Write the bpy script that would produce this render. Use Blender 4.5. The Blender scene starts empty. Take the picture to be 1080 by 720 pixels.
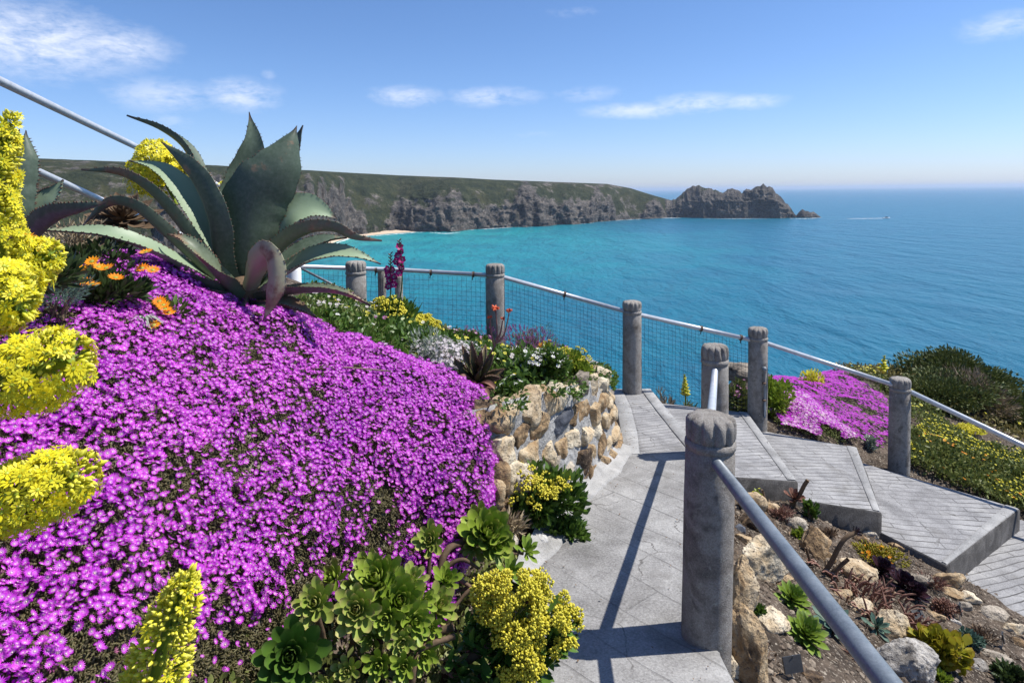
import bpy, math, random
import numpy as np
from mathutils import Vector, Matrix

rng = np.random.default_rng(11)
random.seed(5)
SC = bpy.context.scene
COL = SC.collection
R = math.radians

# ------------------------------------------------------------------ camera
F_PX, PITCH, ROLL, SHIFT = 650.0, 2.5, 0.62, -0.1207
cam_data = bpy.data.cameras.new('camera')
cam_data.sensor_width = 36.0
cam_data.lens = 36.0 * F_PX / 1080.0
cam_data.shift_y = SHIFT
cam_data.clip_start = 0.05
cam_data.clip_end = 200000.0
cam = bpy.data.objects.new('camera', cam_data)
COL.objects.link(cam)
CAM_M = Matrix.Rotation(R(90 - PITCH), 4, 'X') @ Matrix.Rotation(R(ROLL), 4, 'Z').inverted()
cam.matrix_world = CAM_M
SC.camera = cam

# ------------------------------------------------------------------ sky, sun, exposure
SUN_EL, SUN_AZ = 58.0, 7.0          # azimuth: degrees from +X towards +Y
sun_dir = Vector((math.cos(R(SUN_EL)) * math.cos(R(SUN_AZ)), math.cos(R(SUN_EL)) * math.sin(R(SUN_AZ)), math.sin(R(SUN_EL))))
sd = bpy.data.lights.new('sun', 'SUN')
sd.energy = 5.0
sd.angle = R(0.53)
sd.color = (1.0, 0.955, 0.88)
sun = bpy.data.objects.new('sun', sd)
COL.objects.link(sun)
sun.rotation_euler = sun_dir.to_track_quat('Z', 'Y').to_euler()
sun.location = (30, 5, 60)

world = bpy.data.worlds.new('World')
SC.world = world
world.use_nodes = True
wt = world.node_tree
wt.nodes.clear()


def N(nt, kind, **kw):
    n = nt.nodes.new(kind)
    for k, v in kw.items():
        if k == 'inp':
            for a, b in v.items():
                n.inputs[a].default_value = b
        else:
            setattr(n, k, v)
    return n


def math_node(nt, op, a, b=None, c=None, clamp=False):
    n = nt.nodes.new('ShaderNodeMath')
    n.operation = op
    n.use_clamp = clamp
    for i, x in enumerate((a, b, c)):
        if x is None:
            continue
        if isinstance(x, (int, float)):
            n.inputs[i].default_value = x
        else:
            nt.links.new(x, n.inputs[i])
    return n.outputs[0]


def mixrgb(nt, fac, a, b, blend='MIX'):
    n = nt.nodes.new('ShaderNodeMix')
    n.data_type = 'RGBA'
    n.blend_type = blend
    for s, x in ((n.inputs[0], fac), (n.inputs[6], a), (n.inputs[7], b)):
        if isinstance(x, (int, float)):
            s.default_value = x
        elif isinstance(x, (tuple, list)):
            s.default_value = (*x, 1.0) if len(x) == 3 else x
        else:
            nt.links.new(x, s)
    return n.outputs[2]


def ramp(nt, fac, stops, interp='LINEAR'):
    n = nt.nodes.new('ShaderNodeValToRGB')
    cr = n.color_ramp
    cr.interpolation = interp
    while len(cr.elements) < len(stops):
        cr.elements.new(0.5)
    for e, (p, c) in zip(cr.elements, stops):
        e.position = p
        if isinstance(c, (int, float)):
            c = (c, c, c)
        e.color = (*c, 1.0)
    nt.links.new(fac, n.inputs[0])
    return n.outputs[0]


def noise(nt, vec, scale, detail=4.0, rough=0.55, dist=0.0, lac=2.0):
    n = nt.nodes.new('ShaderNodeTexNoise')
    n.inputs['Scale'].default_value = scale
    n.inputs['Detail'].default_value = detail
    n.inputs['Roughness'].default_value = rough
    n.inputs['Distortion'].default_value = dist
    if vec is not None:
        nt.links.new(vec, n.inputs['Vector'])
    return n.outputs['Fac']


sky = N(wt, 'ShaderNodeTexSky', sky_type='NISHITA')
sky.sun_disc = False
sky.sun_elevation = R(SUN_EL)
sky.sun_rotation = R(90 - SUN_AZ)
sky.altitude = 60.0
sky.air_density = 1.0
sky.dust_density = .35
sky.ozone_density = 2.6
geo = N(wt, 'ShaderNodeNewGeometry')
tc = N(wt, 'ShaderNodeTexCoord')
sepw = N(wt, 'ShaderNodeSeparateXYZ')
wt.links.new(tc.outputs['Generated'], sepw.inputs[0])
az = math_node(wt, 'ARCTAN2', sepw.outputs[0], sepw.outputs[1])
el = math_node(wt, 'ARCSINE', sepw.outputs[2])
hsv = N(wt, 'ShaderNodeHueSaturation')
hsv.inputs['Saturation'].default_value = 1.06
hsv.inputs['Value'].default_value = 1.0
wt.links.new(sky.outputs[0], hsv.inputs['Color'])
# thin fair-weather clouds: soft patches at fixed bearings and elevations, broken up by noise
cmb = N(wt, 'ShaderNodeCombineXYZ')
wt.links.new(az, cmb.inputs[0])
wt.links.new(math_node(wt, 'MULTIPLY', el, 2.4), cmb.inputs[1])
cn = noise(wt, cmb.outputs[0], 16.0, 8.0, 0.62, 0.5)
cn2 = noise(wt, cmb.outputs[0], 55.0, 6.0, 0.65, 0.4)
CLOUDS = [  # azimuth, elevation, half width, half height, strength (degrees)
    (-37.5, 11.2, 5.6, 2.2, 1.25), (-32.5, 11.4, 3.6, 1.4, 1.0), (-41, 9.6, 4.0, 1.0, .8), (-23.5, 8.3, 2.6, 1.1, 1.0), (-29.2, 7.9, 3.6, 1.2, .7),
    (-28.6, 5.8, 1.6, .75, .45), (-9.6, 8.6, 3.0, .8, .8), (-1.5, 8.6, 3.6, .8, .8), (7.0, 8.7, 2.8, .7, .5),
    (11.5, 7.1, 4.2, .65, .85), (16.5, 7.5, 3.4, .75, .9), (21.0, 7.4, 2.6, .6, .75), (38.2, 11.3, 2.3, .9, .75), (-21.2, 10.1, .6, .4, .5),
    (2.0, 5.2, 2.6, .5, .25), (28.0, 15.8, 3.5, .7, .35), (6.0, 15.8, 3.0, .6, .3)]
tot = None
for a_, e_, w_, h_, s_ in CLOUDS:
    da = math_node(wt, 'DIVIDE', math_node(wt, 'SUBTRACT', az, R(a_)), R(w_))
    de = math_node(wt, 'DIVIDE', math_node(wt, 'SUBTRACT', el, R(e_)), R(h_))
    d2 = math_node(wt, 'ADD', math_node(wt, 'MULTIPLY', da, da), math_node(wt, 'MULTIPLY', de, de))
    g = math_node(wt, 'MULTIPLY', math_node(wt, 'POWER', 2.718, math_node(wt, 'MULTIPLY', d2, -0.9)), s_)
    tot = g if tot is None else math_node(wt, 'MAXIMUM', tot, g)
nn = math_node(wt, 'ADD', math_node(wt, 'MULTIPLY', cn, 0.65), math_node(wt, 'MULTIPLY', cn2, 0.35))
cover = math_node(wt, 'MULTIPLY', tot, math_node(wt, 'MULTIPLY', math_node(wt, 'SUBTRACT', nn, 0.30), 3.6, clamp=True))
cover = math_node(wt, 'MULTIPLY', math_node(wt, 'SUBTRACT', cover, 0.10), 0.72, clamp=True)
# sea air: the lowest degrees of the sky are paler and bluer than the bare model
low = math_node(wt, 'POWER', 2.718, math_node(wt, 'MULTIPLY', math_node(wt, 'MAXIMUM', el, 0.0), -6.0))
tint = mixrgb(wt, low, (.90, 1.06, 1.28), (.92, 1.04, 1.52))
skyt = mixrgb(wt, 1.0, hsv.outputs[0], tint, 'MULTIPLY')
skycol = mixrgb(wt, cover, skyt, (9.6, 9.9, 10.8))
bg = N(wt, 'ShaderNodeBackground')
SKY_STRENGTH = 0.084
bg.inputs['Strength'].default_value = SKY_STRENGTH
wt.links.new(skycol, bg.inputs['Color'])
wo = N(wt, 'ShaderNodeOutputWorld')
wt.links.new(bg.outputs[0], wo.inputs['Surface'])

SC.view_settings.view_transform = 'Standard'
SC.view_settings.look = 'None'
SC.view_settings.gamma = 1.0
SC.view_settings.use_curve_mapping = False
SC.view_settings.exposure = 0.45
SC.cycles.max_bounces = 8
SC.cycles.transparent_max_bounces = 8
SC.cycles.volume_bounces = 0
SC.cycles.use_denoising = True

# ------------------------------------------------------------------ geometry helpers
RC = np.array(CAM_M.to_3x3())


def at(px, py, d):
    """World point seen at photo pixel (px, py), d metres north (along +Y) of the camera."""
    v = RC @ np.array(((px - 540) / F_PX, (360 - py) / F_PX + SHIFT * 1080 / F_PX, -1.0))
    return v * (d / v[1])


def at_z(px, py, z):
    v = RC @ np.array(((px - 540) / F_PX, (360 - py) / F_PX + SHIFT * 1080 / F_PX, -1.0))
    return v * (z / v[2])


def px_m(d):
    return d / F_PX


def _h(ix, iy, iz, seed):
    h = (ix.astype(np.int64) * 374761393 + iy.astype(np.int64) * 668265263 + iz.astype(np.int64) * 1274126177 + seed * 974711) & 0xffffffff
    h = ((h ^ (h >> 13)) * 1103515245) & 0xffffffff
    h = ((h ^ (h >> 16)) * 2654435761) & 0xffffffff
    h ^= h >> 15
    return (h & 0xffffff) / float(0xffffff) * 2 - 1


def vnoise(p, seed=0):
    p = np.asarray(p, float)
    i = np.floor(p)
    f = p - i
    u = f * f * f * (f * (f * 6 - 15) + 10)
    i = i.astype(np.int64)
    out = 0
    for dx in (0, 1):
        for dy in (0, 1):
            for dz in (0, 1):
                w = (u[:, 0] if dx else 1 - u[:, 0]) * (u[:, 1] if dy else 1 - u[:, 1]) * (u[:, 2] if dz else 1 - u[:, 2])
                out = out + w * _h(i[:, 0] + dx, i[:, 1] + dy, i[:, 2] + dz, seed)
    return out


def fbm(p, octv=4, seed=0, gain=0.5, lac=2.03):
    p = np.asarray(p, float)
    o, a, t = 0, 1.0, 0
    for k in range(octv):
        o = o + a * vnoise(p, seed + k * 17)
        t += a
        a *= gain
        p = p * lac + 3.17
    return o / t


def ridged(p, octv=4, seed=0, gain=0.5):
    p = np.asarray(p, float)
    o, a, t = 0, 1.0, 0
    for k in range(octv):
        o = o + a * (1 - np.abs(vnoise(p, seed + k * 31)) * 2)
        t += a
        a *= gain
        p = p * 2.1 + 5.3
    return o / t


def nrm(a):
    a = np.asarray(a, float)
    return a / np.maximum(np.linalg.norm(a, axis=-1, keepdims=True), 1e-9)


class MB:
    """Collects vertices and faces and links them as ONE mesh object."""

    def __init__(self):
        self.v, self.f, self.m, self.a, self.r, self.n = [], [], [], [], [], 0

    def add(self, v, f, mat=0, var=None, rad=None):
        v = np.asarray(v, float).reshape(-1, 3)
        k = len(v)
        if not isinstance(f, (list, tuple)) or (len(f) and not hasattr(f[0], 'shape')):
            f = [np.asarray(f)]
        for fa in f:
            if len(fa) == 0:
                continue
            fa = np.asarray(fa, dtype=np.int64)
            self.f.append(fa + self.n)
            mm = mat if np.ndim(mat) else np.full(len(fa), mat)
            self.m.append(np.asarray(mm))
        self.v.append(v)
        if var is None:
            var = random.random()
        self.a.append(np.broadcast_to(np.asarray(var, float), (k,)))
        self.r.append(np.broadcast_to(np.asarray(0.5 if rad is None else rad, float), (k,)))
        self.n += k
        return self

    def inst(self, tpl, M, T, var=None):
        """Merge copies of tpl = (verts, [face arrays], [mat arrays], rad) placed by M (m,3,3) and T (m,3)."""
        tv, tf, tm, tr = tpl
        m, k = len(T), len(tv)
        if m == 0:
            return self
        v = np.einsum('mij,kj->mki', M, tv) + np.asarray(T)[:, None, :]
        off = (np.arange(m) * k)[:, None, None] + self.n
        for fa, ma in zip(tf, tm):
            self.f.append((fa[None] + off).reshape(-1, fa.shape[1]))
            self.m.append(np.tile(ma, m))
        self.v.append(v.reshape(-1, 3))
        if var is None:
            var = rng.random(m)
        self.a.append(np.repeat(var, k))
        self.r.append(np.tile(tr, m))
        self.n += m * k
        return self

    def mesh(self, name, mats, loc=(0, 0, 0), smooth=True):
        me = bpy.data.meshes.new(name)
        if self.n == 0:
            return me
        v = np.concatenate(self.v) - np.asarray(loc, float)
        me.vertices.add(len(v))
        me.vertices.foreach_set('co', v.astype(np.float32).ravel())
        tot = np.concatenate([np.full(len(f), f.shape[1]) for f in self.f])
        idx = np.concatenate([f.ravel() for f in self.f])
        st = np.concatenate(([0], np.cumsum(tot)[:-1]))
        me.loops.add(len(idx))
        me.loops.foreach_set('vertex_index', idx.astype(np.int32))
        me.polygons.add(len(tot))
        me.polygons.foreach_set('loop_start', st.astype(np.int32))
        me.polygons.foreach_set('material_index', np.concatenate(self.m).astype(np.int32))
        sm = smooth if np.ndim(smooth) else np.full(len(tot), bool(smooth))
        me.polygons.foreach_set('use_smooth', sm)
        at_ = me.attributes.new('var', 'FLOAT', 'POINT')
        at_.data.foreach_set('value', np.concatenate(self.a).astype(np.float32))
        at_ = me.attributes.new('rad', 'FLOAT', 'POINT')
        at_.data.foreach_set('value', np.concatenate(self.r).astype(np.float32))
        for mt in mats:
            me.materials.append(mt)
        me.update(calc_edges=True)
        me.validate()
        return me

    def build(self, name, mats, parent=None, loc=None, smooth=True):
        if not isinstance(mats, (list, tuple)):
            mats = [mats]
        if parent is not None:
            root = parent
            while root.parent is not None:
                root = root.parent
            org = np.array(root.location)
            loc_ = (0, 0, 0)
        else:
            org = np.array((0, 0, 0) if loc is None else loc, float)
            loc_ = org
        o = bpy.data.objects.new(name, self.mesh(name, mats, org, smooth))
        o.location = loc_
        COL.objects.link(o)
        if parent is not None:
            o.parent = parent
        return o


def tag(o, label=None, cat=None, group=None, kind=None):
    if label:
        o['label'] = label
    if cat:
        o['category'] = cat
    if group:
        o['group'] = group
    if kind:
        o['kind'] = kind
    return o


def thing(name, label, cat, loc, group=None):
    o = bpy.data.objects.new(name, None)
    COL.objects.link(o)
    o.location = tuple(float(x) for x in loc)
    o.empty_display_size = 0.1
    return tag(o, label, cat, group)


def grid_faces(nu, nv, wrap_v=False):
    """faces of a (nu, nv) grid of vertices, index = i*nv + j"""
    i = np.arange(nu - 1)[:, None]
    jn = nv if wrap_v else nv - 1
    j = np.arange(jn)[None, :]
    j2 = (j + 1) % nv
    f = np.stack([i * nv + j, (i + 1) * nv + j, (i + 1) * nv + j2, i * nv + j2], -1)
    return f.reshape(-1, 4)


def catmull(P, n, axis0=True):
    """resample control points P (k, ...) to n samples with a Catmull-Rom spline"""
    P = np.asarray(P, float)
    k = len(P)
    t = np.linspace(0, k - 1, n)
    i = np.minimum(t.astype(int), k - 2)
    f = (t - i).reshape((-1,) + (1,) * (P.ndim - 1))
    Pe = np.concatenate([2 * P[:1] - P[1:2], P, 2 * P[-1:] - P[-2:-1]])
    a, b, c, d = Pe[i], Pe[i + 1], Pe[i + 2], Pe[i + 3]
    return 0.5 * (2 * b + (c - a) * f + (2 * a - 5 * b + 4 * c - d) * f ** 2 + (3 * b - a - 3 * c + d) * f ** 3)


def tube_vf(P, rad, sides=8, cap=True):
    P = np.asarray(P, float)
    n = len(P)
    rad = np.broadcast_to(np.asarray(rad, float), (n,))
    T = nrm(np.gradient(P, axis=0))
    up = np.array((0.0, 0, 1)) if abs(T[0][2]) < 0.9 else np.array((1.0, 0, 0))
    V = []
    for k in range(n):
        s = nrm(np.cross(T[k], up))
        up = nrm(np.cross(s, T[k]))
        a = np.arange(sides) / sides * 2 * np.pi
        V.append(P[k] + rad[k] * (np.cos(a)[:, None] * s + np.sin(a)[:, None] * up))
    V = np.concatenate(V)
    F = [grid_faces(n, sides, True)[:, ::-1]]
    if cap:
        V = np.concatenate([V, P[:1], P[-1:]])
        a = np.arange(sides)
        b = (a + 1) % sides
        c0, c1 = n * sides, n * sides + 1
        F.append(np.stack([np.full(sides, c0), b, a], -1))
        F.append(np.stack([np.full(sides, c1), (n - 1) * sides + a, (n - 1) * sides + b], -1))
        F[1], F[2] = F[1][:, ::-1], F[2][:, ::-1]
    return V, F


def lathe_vf(prof, sides, lobes=None):
    """prof: (r, z) list bottom to top; lobes(k, ang) -> radius factor"""
    a = np.arange(sides) / sides * 2 * np.pi
    V = []
    for k, (r, z) in enumerate(prof):
        rr = r * (lobes(k, a) if lobes else 1.0)
        V.append(np.stack([rr * np.cos(a), rr * np.sin(a), np.full(sides, z)], -1))
    V = np.concatenate(V)
    return V, [grid_faces(len(prof), sides, True)[:, ::-1]]


_ICO = {}


def ico(sub):
    if sub not in _ICO:
        import bmesh
        bm = bmesh.new()
        bmesh.ops.create_icosphere(bm, subdivisions=sub, radius=1.0)
        v = np.array([x.co[:] for x in bm.verts])
        f = np.array([[q.index for q in p.verts] for p in bm.faces])
        bm.free()
        _ICO[sub] = (v, f)
    return _ICO[sub]


def rot_to(normals, spin=None):
    """matrices whose Z column is the given normals with random spin about it"""
    n = nrm(normals)
    m = len(n)
    if spin is None:
        spin = rng.random(m) * 2 * np.pi
    h = np.where(np.abs(n[:, 2:3]) < 0.9, np.array([[0, 0, 1.0]]), np.array([[1.0, 0, 0]]))
    x = nrm(np.cross(h, n))
    y = np.cross(n, x)
    c, s = np.cos(spin)[:, None], np.sin(spin)[:, None]
    X = x * c + y * s
    Y = np.cross(n, X)
    return np.stack([X, Y, n], -1)


def rand_unit(m):
    return nrm(rng.normal(size=(m, 3)))


# templates: (verts, [face arrays], [material index arrays], rad per vertex)
def tpl_flower(np_, r, w, lift=0.25, cen=0.22, m_pet=0, m_cen=1):
    V, Fq, rad = [], [], []
    for k in range(np_):
        a = k / np_ * 2 * np.pi
        ca, sa = math.cos(a), math.sin(a)
        for (rr, ww, zz, q) in ((0.12, 0, .02, 0), (0.62, -w, lift * .55, .6), (1.0, 0, lift, 1), (0.62, w, lift * .55, .6)):
            V.append(((rr * ca - ww * sa) * r, (rr * sa + ww * ca) * r, zz * r))
            rad.append(q)
        Fq.append([4 * k, 4 * k + 1, 4 * k + 2, 4 * k + 3])
    n0 = len(V)
    for k in range(6):
        a = k / 6 * 2 * np.pi
        V.append((cen * math.cos(a) * r, cen * math.sin(a) * r, .10 * r))
        rad.append(0)
    V.append((0, 0, .22 * r))
    rad.append(0)
    Ft = [[n0 + k, n0 + (k + 1) % 6, n0 + 6] for k in range(6)]
    return np.array(V), [np.array(Fq), np.array(Ft)], [np.full(np_, m_pet), np.full(6, m_cen)], np.array(rad, float)


def tpl_leaf(l, w, cup=0.15, droop=0.1, mat=0, seg=2):
    """a pointed oval leaf along +Z, face to +Y"""
    V, rad = [], []
    zs = (0, .4, .75, 1.0)
    ws = (.12, 1.0, .72, .0)
    for z, q in zip(zs, ws):
        for u in (-1, 0, 1):
            V.append((u * q * w, -droop * l * z * z + (cup * w * abs(u) * q), z * l))
            rad.append(z)
    return np.array(V), [grid_faces(4, 3)], [np.full(6, mat)], np.array(rad)


def tpl_stick(l, r, mat=0, bulge=1.0):
    """small fleshy leaf: three-sided spindle along +Z"""
    V = [(0, 0, 0)]
    for z, q in ((.35, bulge), (.8, .85)):
        for k in range(3):
            a = k / 3 * 2 * np.pi
            V.append((r * q * math.cos(a), r * q * math.sin(a), z * l))
    V.append((0, 0, l))
    Ft = [[0, 2, 1], [0, 3, 2], [0, 1, 3], [7, 4, 5], [7, 5, 6], [7, 6, 4]]
    Fq = [[1, 2, 5, 4], [2, 3, 6, 5], [3, 1, 4, 6]]
    return np.array(V), [np.array(Ft), np.array(Fq)], [np.full(6, mat), np.full(3, mat)], np.array([0, .35, .35, .35, .8, .8, .8, 1.0])


def tpl_bud(l, r, mat=0):
    zs = ((0, .35), (.2, .85), (.45, 1.0), (.75, .62), (1.0, .06))
    V, rad = [], []
    for z, q in zs:
        for k in range(6):
            a = k / 6 * 2 * np.pi
            V.append((r * q * math.cos(a), r * q * math.sin(a), z * l))
            rad.append(z)
    return np.array(V), [grid_faces(5, 6, True)[:, ::-1]], [np.full(24, mat)], np.array(rad)


def join_tpl(a, b):
    k = len(a[0])
    return (np.concatenate([a[0], b[0]]), a[1] + [f + k for f in b[1]], a[2] + b[2], np.concatenate([a[3], b[3]]))


def xf_tpl(t, M=None, T=(0, 0, 0), s=1.0):
    v = t[0] * s
    if M is not None:
        v = v @ np.asarray(M).T
    return (v + np.asarray(T), t[1], t[2], t[3])

# ------------------------------------------------------------------ materials
MATS = {}


def new_mat(name):
    m = bpy.data.materials.new(name)
    m.use_nodes = True
    nt = m.node_tree
    nt.nodes.clear()
    out = N(nt, 'ShaderNodeOutputMaterial')
    MATS[name] = m
    return m, nt, out


def attr(nt, name):
    n = N(nt, 'ShaderNodeAttribute')
    n.attribute_name = name
    return n.outputs['Fac']


def bump(nt, h, strength, dist, normal=None):
    b = N(nt, 'ShaderNodeBump')
    b.inputs['Strength'].default_value = strength
    b.inputs['Distance'].default_value = dist
    nt.links.new(h, b.inputs['Height'])
    if normal is not None:
        nt.links.new(normal, b.inputs['Normal'])
    return b.outputs[0]


def finish(nt, out, col, rough=0.6, spec=0.3, normal=None, transl=0.0, metal=0.0, tcol=None):
    p = N(nt, 'ShaderNodeBsdfPrincipled')
    if isinstance(col, tuple):
        p.inputs['Base Color'].default_value = (*col, 1)
    else:
        nt.links.new(col, p.inputs['Base Color'])
    if isinstance(rough, (int, float)):
        p.inputs['Roughness'].default_value = rough
    else:
        nt.links.new(rough, p.inputs['Roughness'])
    p.inputs['Specular IOR Level'].default_value = spec
    p.inputs['Metallic'].default_value = metal
    if normal is not None:
        nt.links.new(normal, p.inputs['Normal'])
    sh = p.outputs[0]
    if transl > 0:
        t = N(nt, 'ShaderNodeBsdfTranslucent')
        c = col if tcol is None else tcol
        if isinstance(c, tuple):
            t.inputs['Color'].default_value = (*c, 1)
        else:
            nt.links.new(c, t.inputs['Color'])
        mx = N(nt, 'ShaderNodeMixShader')
        mx.inputs[0].default_value = transl
        nt.links.new(sh, mx.inputs[1])
        nt.links.new(t.outputs[0], mx.inputs[2])
        sh = mx.outputs[0]
    nt.links.new(sh, out.inputs['Surface'])
    return p


def plant(name, c1, c2, tip=None, tip_at=(0.6, 1.0), base=None, rough=0.5, spec=0.3, transl=0.22, nscale=25.0, namt=0.35, bmp=0.0):
    """leaf or petal colour: varies from leaf to leaf (var), along the leaf (rad) and with fine noise"""
    m, nt, out = new_mat(name)
    co = N(nt, 'ShaderNodeTexCoord').outputs['Object']
    col = mixrgb(nt, attr(nt, 'var'), c1, c2)
    if tip is not None:
        mr = N(nt, 'ShaderNodeMapRange')
        mr.inputs['From Min'].default_value, mr.inputs['From Max'].default_value = tip_at
        nt.links.new(attr(nt, 'rad'), mr.inputs['Value'])
        col = mixrgb(nt, mr.outputs[0], col, tip)
    if base is not None:
        mr = N(nt, 'ShaderNodeMapRange')
        mr.inputs['From Min'].default_value, mr.inputs['From Max'].default_value = 0.0, base[1]
        mr.inputs['To Min'].default_value, mr.inputs['To Max'].default_value = 1.0, 0.0
        nt.links.new(attr(nt, 'rad'), mr.inputs['Value'])
        col = mixrgb(nt, mr.outputs[0], col, base[0])
    nz = noise(nt, co, nscale, 3.0)
    v = math_node(nt, 'ADD', math_node(nt, 'MULTIPLY', nz, 2 * namt), 1 - namt)
    h = N(nt, 'ShaderNodeHueSaturation')
    nt.links.new(col, h.inputs['Color'])
    nt.links.new(v, h.inputs['Value'])
    nrm_ = bump(nt, nz, 0.5, bmp) if bmp else None
    finish(nt, out, h.outputs[0], rough, spec, nrm_, transl)
    return m


def rocky(name, stops, scale=6.0, rough=0.9, bmp=0.02, speck=None, bscale=None):
    m, nt, out = new_mat(name)
    co = N(nt, 'ShaderNodeTexCoord').outputs['Object']
    n1 = noise(nt, co, scale, 8.0, 0.62, 0.4)
    n2 = noise(nt, co, scale * 6, 6.0, 0.65)
    f = math_node(nt, 'ADD', math_node(nt, 'MULTIPLY', n1, 0.7), math_node(nt, 'MULTIPLY', n2, 0.3))
    f = math_node(nt, 'ADD', f, math_node(nt, 'MULTIPLY', math_node(nt, 'SUBTRACT', attr(nt, 'var'), 0.5), 0.30))
    col = ramp(nt, f, stops)
    if speck:
        n3 = noise(nt, co, speck[1], 2.0)
        col = mixrgb(nt, math_node(nt, 'MULTIPLY', math_node(nt, 'SUBTRACT', n3, 0.58), 9.0, clamp=True), col, speck[0])
    hh = math_node(nt, 'ADD', n1, math_node(nt, 'MULTIPLY', n2, 0.5))
    finish(nt, out, col, rough, 0.2, bump(nt, hh, 0.9, bmp))
    return m


# petals and leaves
m_mag = plant('magenta petal', (.42, .010, .52), (.70, .085, .70), base=((.84, .54, .86), .50), transl=.35, rough=.42, spec=.35, nscale=60, namt=.15)
m_magfar = plant('deep magenta petal sheet', (.40, .004, .48), (.58, .012, .60), transl=.3, rough=.5, nscale=60, namt=.2)
m_wilt = plant('wilted petal', (.20, .03, .13), (.34, .12, .20), transl=.15, rough=.8)
m_magc = plant('pale flower eye', (.75, .62, .45), (.8, .7, .55), transl=0, namt=.1)
m_pink = plant('pale pink petal', (.62, .30, .58), (.80, .66, .76), transl=.3, rough=.5, nscale=60, namt=.15)
m_dullpink = plant('dusky pink petal', (.34, .08, .30), (.42, .15, .36), transl=.3, nscale=60, namt=.2)
m_mound = plant('ice plant leaf', (.060, .055, .026), (.135, .125, .055), tip=(.22, .12, .07), tip_at=(.8, 1.3), rough=.5, transl=.12, nscale=30)
m_yel = plant('yellow petal', (.80, .68, .015), (.84, .76, .04), base=((.74, .58, .01), .4), transl=.3, rough=.45, nscale=90, namt=.1)
m_ybud = plant('yellow green bud', (.66, .64, .03), (.80, .74, .05), tip=(.84, .78, .14), tip_at=(.4, 1.0), base=((.44, .50, .04), .35), transl=.25, rough=.4, nscale=90, namt=.12)
m_ygrn = plant('yellow green floret', (.66, .58, .045), (.78, .70, .09), base=((.36, .38, .05), .4), transl=.25, nscale=90, namt=.15)
m_orange = plant('orange petal', (.85, .24, .005), (.85, .36, .01), base=((.75, .38, .02), .3), transl=.3, namt=.1)
m_white = plant('white petal', (.74, .72, .72), (.84, .83, .82), transl=.25, namt=.08)
m_lilac = plant('lilac white floret', (.52, .45, .48), (.72, .66, .70), transl=.25, namt=.15)
m_glad = plant('deep magenta petal', (.26, .005, .10), (.40, .012, .16), transl=.3, namt=.15)
m_coral = plant('coral aloe floret', (.55, .07, .03), (.62, .14, .05), transl=.15)
m_green = plant('fresh green leaf', (.055, .11, .018), (.11, .19, .03), transl=.28, rough=.42, spec=.4)
m_lime = plant('lime green leaf', (.16, .24, .025), (.26, .33, .04), transl=.3, rough=.45)
m_dkgreen = plant('dark green leaf', (.028, .05, .014), (.055, .085, .024), transl=.2)
m_olive = plant('olive leaf', (.11, .145, .035), (.22, .235, .07), transl=.2)
m_russet = plant('russet leaf', (.17, .15, .05), (.28, .23, .085), transl=.15)
m_silver = plant('silver leaf', (.24, .28, .22), (.36, .40, .33), transl=.15, rough=.6)
m_bluegreen = plant('blue green leaf', (.07, .13, .10), (.12, .19, .14), transl=.15)
m_dry = plant('dry straw', (.26, .20, .12), (.40, .33, .22), transl=.1, rough=.8)
m_litter = plant('dead leaf', (.09, .055, .035), (.24, .17, .11), transl=.05, rough=.85)
m_redtwig = plant('red brown twig', (.16, .07, .05), (.27, .15, .11), transl=.05, rough=.6)
m_stem = plant('brown succulent stem', (.085, .055, .033), (.15, .10, .06), transl=0, rough=.8, nscale=60, namt=.5, bmp=.004)
m_rose = plant('green rosette leaf', (.19, .30, .03), (.31, .41, .055), tip=(.38, .38, .10), tip_at=(.8, 1.15), transl=.25, rough=.42, spec=.4, nscale=14, namt=.15)
m_rosepale = plant('pale rosette leaf', (.28, .38, .06), (.40, .48, .11), tip=(.46, .34, .16), tip_at=(.78, 1.1), transl=.28, rough=.44, spec=.4, nscale=14, namt=.15)
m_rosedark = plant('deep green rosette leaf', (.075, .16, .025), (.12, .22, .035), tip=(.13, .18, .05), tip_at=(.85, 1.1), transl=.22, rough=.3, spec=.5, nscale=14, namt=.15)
m_spear = plant('bright spear leaf', (.16, .26, .03), (.24, .34, .05), tip=(.30, .38, .14), tip_at=(.75, 1.1), transl=.25, rough=.4, nscale=14, namt=.15)
m_purple = plant('black purple leaf', (.018, .010, .018), (.05, .02, .03), transl=.05, rough=.3, spec=.5)
m_euph = plant('golden green leaf', (.24, .25, .02), (.38, .33, .03), tip=(.36, .14, .03), tip_at=(.7, 1.2), transl=.3, rough=.4)
m_heath = plant('heath leaf', (.055, .080, .020), (.115, .135, .038), tip=(.19, .15, .065), tip_at=(.7, 1.2), transl=.15, rough=.6)
m_heathdry = plant('dry heath twig', (.19, .145, .095), (.30, .235, .16), transl=.1, rough=.8)
m_aloe = plant('aloe leaf', (.07, .085, .035), (.13, .12, .055), tip=(.16, .09, .05), tip_at=(.55, 1.0), transl=.1, rough=.45, nscale=20)


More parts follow.
